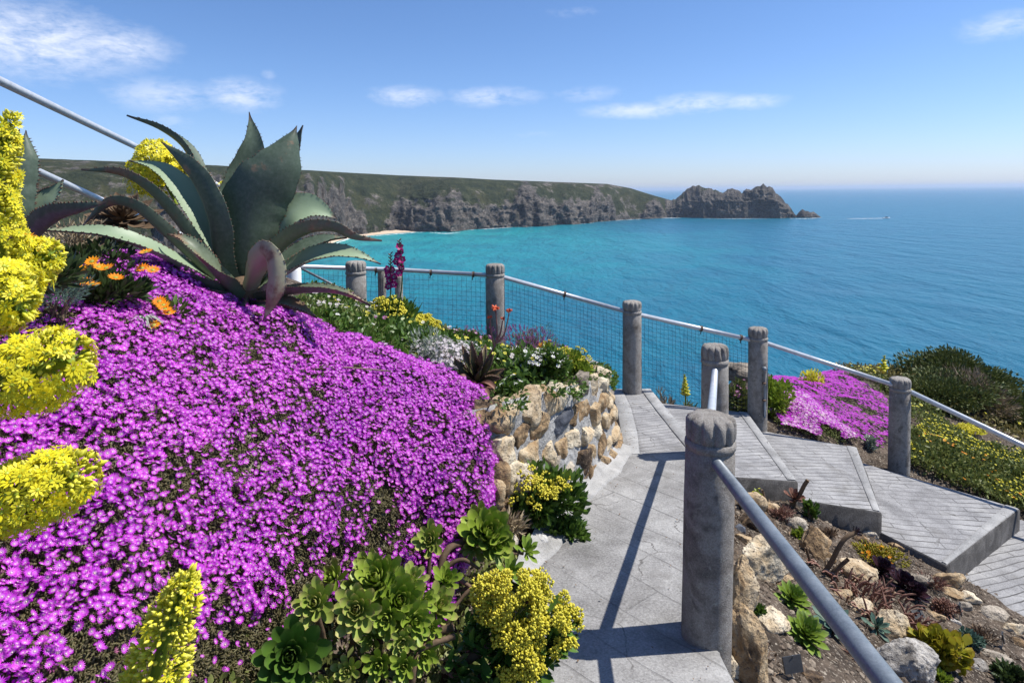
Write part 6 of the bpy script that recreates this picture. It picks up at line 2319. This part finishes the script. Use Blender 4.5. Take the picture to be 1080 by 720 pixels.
gs = lambda px, py: on_ground(px, py)[1]
d1, d2, d3, d4 = gs(836, 533), gs(868, 603), gs(876, 606), gs(856, 596)
stalk('thick bare stalk curving up against the edge of the second step', [(832, 540, d1), (838, 528, d1), (844, 520, d1 - .02), (848, 512, d1 - .03), (852, 506, d1 - .04)], .020)
stalk('long bare stalk curving up to a dark tip in the middle of the rockery', [(866, 608, d2), (876, 594, d2 - .02), (884, 578, d2 - .03), (892, 567, d2 - .03), (903, 561, d2 - .02)], .019, .05)
stalk('short bare stub beside the long curved stalk', [(872, 610, d3), (882, 600, d3 - .01), (895, 589, d3 - .02)], .017)
stalk('thin bare stalk left of the long curved one', [(858, 602, d4), (854, 590, d4), (850, 577, d4)], .012)
d5 = gs(806, 540)
stalk('thin upright bare stalk next to the pipe at the top of the rockery', [(810, 546, d5), (808, 532, d5), (804, 516, d5)], .012)
d6 = gs(830, 530)
for lab, px, py, r in (('brown withered rosette under the first step', 827, 519, 12), ('dark withered rosette beside the thick stalk', 838, 526, 12)):
    spiky(lab, px, py + 8, r, 18, m_redtwig, (.1, -.4, .9), SPOON, 'withered_rosette', 'withered succulent', 'withered rosettes', .06)

# plant labels: little dark plates on wire pegs
def plate(label, px, py, w, h, tilt=.35, rz=.2):
    g = on_ground(px, py + h)
    d = g[1]
    c = at(px, py, d - .02)
    o = thing('plant_label', label, 'plant label', g, 'plant labels in the rockery')
    import bmesh
    ww, hh = w * d / F_PX / 2, h * d / F_PX / 2
    M = eul(-tilt, 0, rz)
    V = np.array([(x, y, z) for y in (-.004, .004) for x, z in ((-ww, -hh), (ww, -hh), (ww, hh), (-ww, hh))])
    F_ = np.array([[0, 1, 2, 3], [7, 6, 5, 4], [0, 4, 5, 1], [1, 5, 6, 2], [2, 6, 7, 3], [3, 7, 4, 0]])
    MB().add(V @ M.T + c, F_).build('plate', m_black, o, smooth=False)
    MB().add(*tube_vf([g - UPV * .05, c + np.array((0, .012, 0)), c + np.array((0, .0, hh * 1.25))], .0022, 6)).build('peg', m_galv, o)
    return o


plate('black plant label under the lower green spiky rosette', 836, 700, 22, 16)
plate('small black plant label above the golden bush', 968, 647, 13, 8, .8)
plate('thin plant label standing on edge near the flat tan slab', 1013, 642, 7, 12, .2, .9)
plate('small plant label at the right picture edge by the edging stones', 1058, 672, 7, 10, .2, .9)

# gravel and chips on the soil
q = np.stack([rng.uniform(.9, 4.4, 12000), rng.uniform(2.3, 5.4, 12000)], -1)
q = q[q[:, 0] > curve_x(PR, q[:, 1]) + .03]
P = np.concatenate([q, gz(q[:, 0], q[:, 1])[:, None]], -1)
iv, if_ = ico(1)
tp = (iv * np.array((1, .8, .6)), [if_], [np.zeros(len(if_), int)], np.full(len(iv), .5))
s = .0035 + .026 * rng.random(len(P)) ** 6
M = rot_to(nrm(UPV + .5 * rand_unit(len(P)))) * s[:, None, None]
o = MB().inst(tp, M, P).build('gravel', m_pebble, None, P.mean(0), smooth=False)
tag(o, 'scattered gravel and stone chips on the rockery soil', 'gravel', None, 'stuff')

q = np.stack([rng.uniform(.9, 4.2, 6000), rng.uniform(2.3, 5.3, 6000)], -1)
q = q[(q[:, 0] > curve_x(PR, q[:, 1]) + .05) & (fbm(np.concatenate([q * 2.2, np.zeros((len(q), 1))], -1), 3, 44) > -.12)]
P = np.concatenate([q, gz(q[:, 0], q[:, 1])[:, None] + .012], -1)
M = rot_to(nrm(UPV * .35 + rand_unit(len(P)))) * (.028 * (.4 + rng.random(len(P))))[:, None, None]
o = MB().inst(tpl_leaf(1.0, .16), M, P).build('leaf_litter', m_litter, None, P.mean(0))
tag(o, 'dead brown leaves and stalks strewn over the rockery soil', 'leaf litter', None, 'stuff')

# ------------------------------------------------------------------ right-hand bank beyond the steps
ground_cover('ice_plant_bank', 'sheet of magenta ice plant flowers on the bank beyond the steps', 'ice plant', [(800, 402), (830, 392), (868, 394), (900, 405), (935, 428), (945, 455), (935, 478), (912, 474), (890, 452), (858, 428), (826, 410)], 9000, .03, m_olive,
             [(12500, .0185, m_magfar, -.28, 9)], .0, .13, 3)
ground_cover('pink_ice_plant', 'pale pink ice plant flowers along the inner edge of the second step', 'ice plant', [(812, 440), (815, 425), (845, 418), (880, 445), (905, 470), (880, 470), (850, 462), (820, 456)], 4000, .03, m_olive,
             [(1700, .018, m_pink, -.2, 9), (2400, .018, m_magfar, -.3, 9)], .0, .10, 4)
ground_cover('yellow_ground_cover', 'low herbs with tiny yellow flowers beyond the third step', 'ground cover', [(958, 470), (985, 450), (1030, 470), (1100, 500), (1110, 560), (1080, 545), (1030, 525), (985, 505), (955, 492)], 12000, .05, [m_olive],
             [(850, .013, m_yel, -.1, 7), (90, .018, m_orange, .2, 8)], .0, .20, 5, 'leaf')
ground_cover('heath_cover', 'brown and green heath covering the far edge of the bank', 'ground cover', [(880, 398), (930, 405), (1000, 440), (1080, 470), (1120, 500), (1100, 470), (1050, 440), (960, 400), (900, 388)], 9000, .055, [m_russet],
             [(160, .03, m_yel, .2, 7)], .0, .22, 6, 'leaf')
ground_cover('heath_edge', 'low mixed herbs along the seaward edge of the bank', 'ground cover', [(800, 395), (850, 384), (930, 396), (950, 440), (1010, 470), (990, 440), (950, 415), (900, 400), (850, 393)], 7000, .05, [m_olive],
             [(300, .026, m_ygrn, .0, 7)], .0, .16, 7, 'leaf')
bush_px('green_bush', 'bright green bush behind the post, at the left of the magenta bank', 'green bush', 820, 398, 7.35, 26, 2200, .055, m_lime, None, 12)
bush_px('green_bush', 'dull green bush showing between the two middle posts', 'green bush', 780, 402, 7.4, 18, 1400, .055, m_olive, ('flower', 40, .02, [m_dullpink, m_magc], .5), 10)
bush_px('yellow_bush', 'small yellow flowered bush on the crest behind the magenta bank', 'yellow bush', 860, 386, 9.0, 14, 600, .05, m_ybud, None, 8)
bush_px('yellow_bush', 'bright yellow patch on the heath right of the lowest post', 'yellow bush', 1028, 450, 8.4, 16, 500, .06, m_ybud, ('cluster', 40, .04, m_ygrn, .4), 8)
bush_px('orange_bush', 'orange flowered tuft right of the lowest post', 'orange flowers', 985, 455, 7.6, 10, 260, .05, m_olive, ('flower', 30, .028, [m_orange, m_yel], .3), 6)
bush_px('orange_bush', 'yellow flowered tuft beside the orange one right of the lowest post', 'orange flowers', 976, 460, 7.5, 9, 260, .05, m_green, ('flower', 30, .028, [m_yel, m_ybud], .3), 6)
bush_px('magenta_tuft', 'streak of magenta flowers in the herbs at the right picture edge', 'ice plant tuft', 1062, 488, 7.4, 18, 700, .03, m_olive, ('flower', 120, .024, [m_mag, m_magc], .2), 8, 'stick')
bush_px('magenta_tuft', 'few magenta flowers left of the streak at the right picture edge', 'ice plant tuft', 1042, 480, 7.5, 9, 300, .03, m_olive, ('flower', 40, .024, [m_mag, m_magc], .2), 6, 'stick')
bush_px('white_tuft', 'pale pink white flower tuft right of the lowest post', 'white flowers', 984, 445, 7.9, 9, 260, .035, m_olive, ('flower', 70, .02, [m_white, m_pink], .2), 6)
bush_px('silver_bush', 'small pale green tuft left of the lowest post', 'pale tuft', 926, 456, 7.1, 9, 300, .045, m_silver, None, 6)
# the big heath bushes on the seaward brow
bush_px('heath_bush', 'tall dark green heath bush with a brown crest, standing against the sea', 'heath bush', 1012, 370, 10.4, 58, 26000, .055, m_heath, None, 26, 'leaf', 1.0, .5, seed=4, up=.1)
bush_px('heath_bush', 'spreading dark green heath bush in front of the tall one', 'heath bush', 1000, 398, 9.5, 74, 26000, .05, m_heath, None, 28, 'leaf', .9, .5, seed=5, up=.1)
bush_px('heath_bush', 'lower heath bush sloping to the right picture edge', 'heath bush', 1068, 415, 9.7, 60, 22000, .055, m_heath, None, 24, 'leaf', 1.0, .5, seed=6, up=.1)
bush_px('dry_heath', 'grey brown dry heath on the right flank of the tall bush', 'dry heath', 1036, 388, 9.6, 34, 6000, .085, m_heathdry, None, 14, 'needle', .8, .4, seed=7)
bush_px('dry_heath', 'brown dry growth at the right picture edge below the dark bushes', 'dry heath', 1066, 452, 9.3, 30, 3000, .07, m_russet, None, 12, 'needle', .7, .4)
bush_px('dry_heath', 'russet low growth between the lowest post and the dark bush', 'dry heath', 960, 428, 9.4, 34, 3000, .06, m_russet, None, 12, 'needle', .7, .4)
bush_px('edge_grass', 'dry grass at the cliff edge beside the far end of the landing', 'grass tuft', 702, 410, 7.3, 14, 500, .09, m_dry, None, 8, 'needle')
bush_px('edge_grass', 'dry brown tuft on the cliff edge behind the first step', 'grass tuft', 728, 432, 7.25, 16, 500, .08, m_heathdry, None, 8, 'needle')
bush_px('edge_grass', 'green grassy tuft at the base of the yellow spike behind the first step', 'grass tuft', 730, 418, 7.3, 9, 240, .09, m_olive, None, 6, 'needle')


def spike(label, base, tip, r, mat, nb, group='yellow flower spikes'):
    b, t = at(*base), at(*tip)
    b = b.copy()
    b[2] = min(b[2], float(gz(b[0], b[1])))
    o = thing('flower_spike', label, 'flower spike', b, group)
    MB().add(*tube_vf(catmull([b, (b + t) / 2, t], 8), .010, 6)).build('stem', m_lime, o)
    C = t + (b - t) * np.linspace(0, .42, nb)[:, None] * 1.0
    q = nrm(np.stack([np.cos(np.arange(nb) * 2.4), np.sin(np.arange(nb) * 2.4), np.full(nb, .35)], -1))
    rr = r * np.linspace(.25, 1.2, nb)
    M = rot_to(q) * rr[:, None, None]
    MB().inst(tpl_bud(1.0, .3), M, C).build('blossoms', mat, o)
    return o


spike('yellow flower spike standing against the sea left of the middle post', (724, 430, 7.3), (722, 395, 7.3), .06, m_ybud, 40)
spike('thin green yellow flower spike against the sea above the magenta bank', (928, 402, 9.4), (933, 375, 9.4), .09, m_ybud, 16)
# pale rock on the crest between the middle posts
p = at(778, 391, 7.9)
V, F = rock_vf((.34, .25, .14), 77, 4, 9, .1)
tag(MB().add(V + p, F).build('rock', m_grey_rock, None, p - UPV * .14), 'pale grey rock showing between the two middle posts against the sea', 'rock', 'rockery rocks')
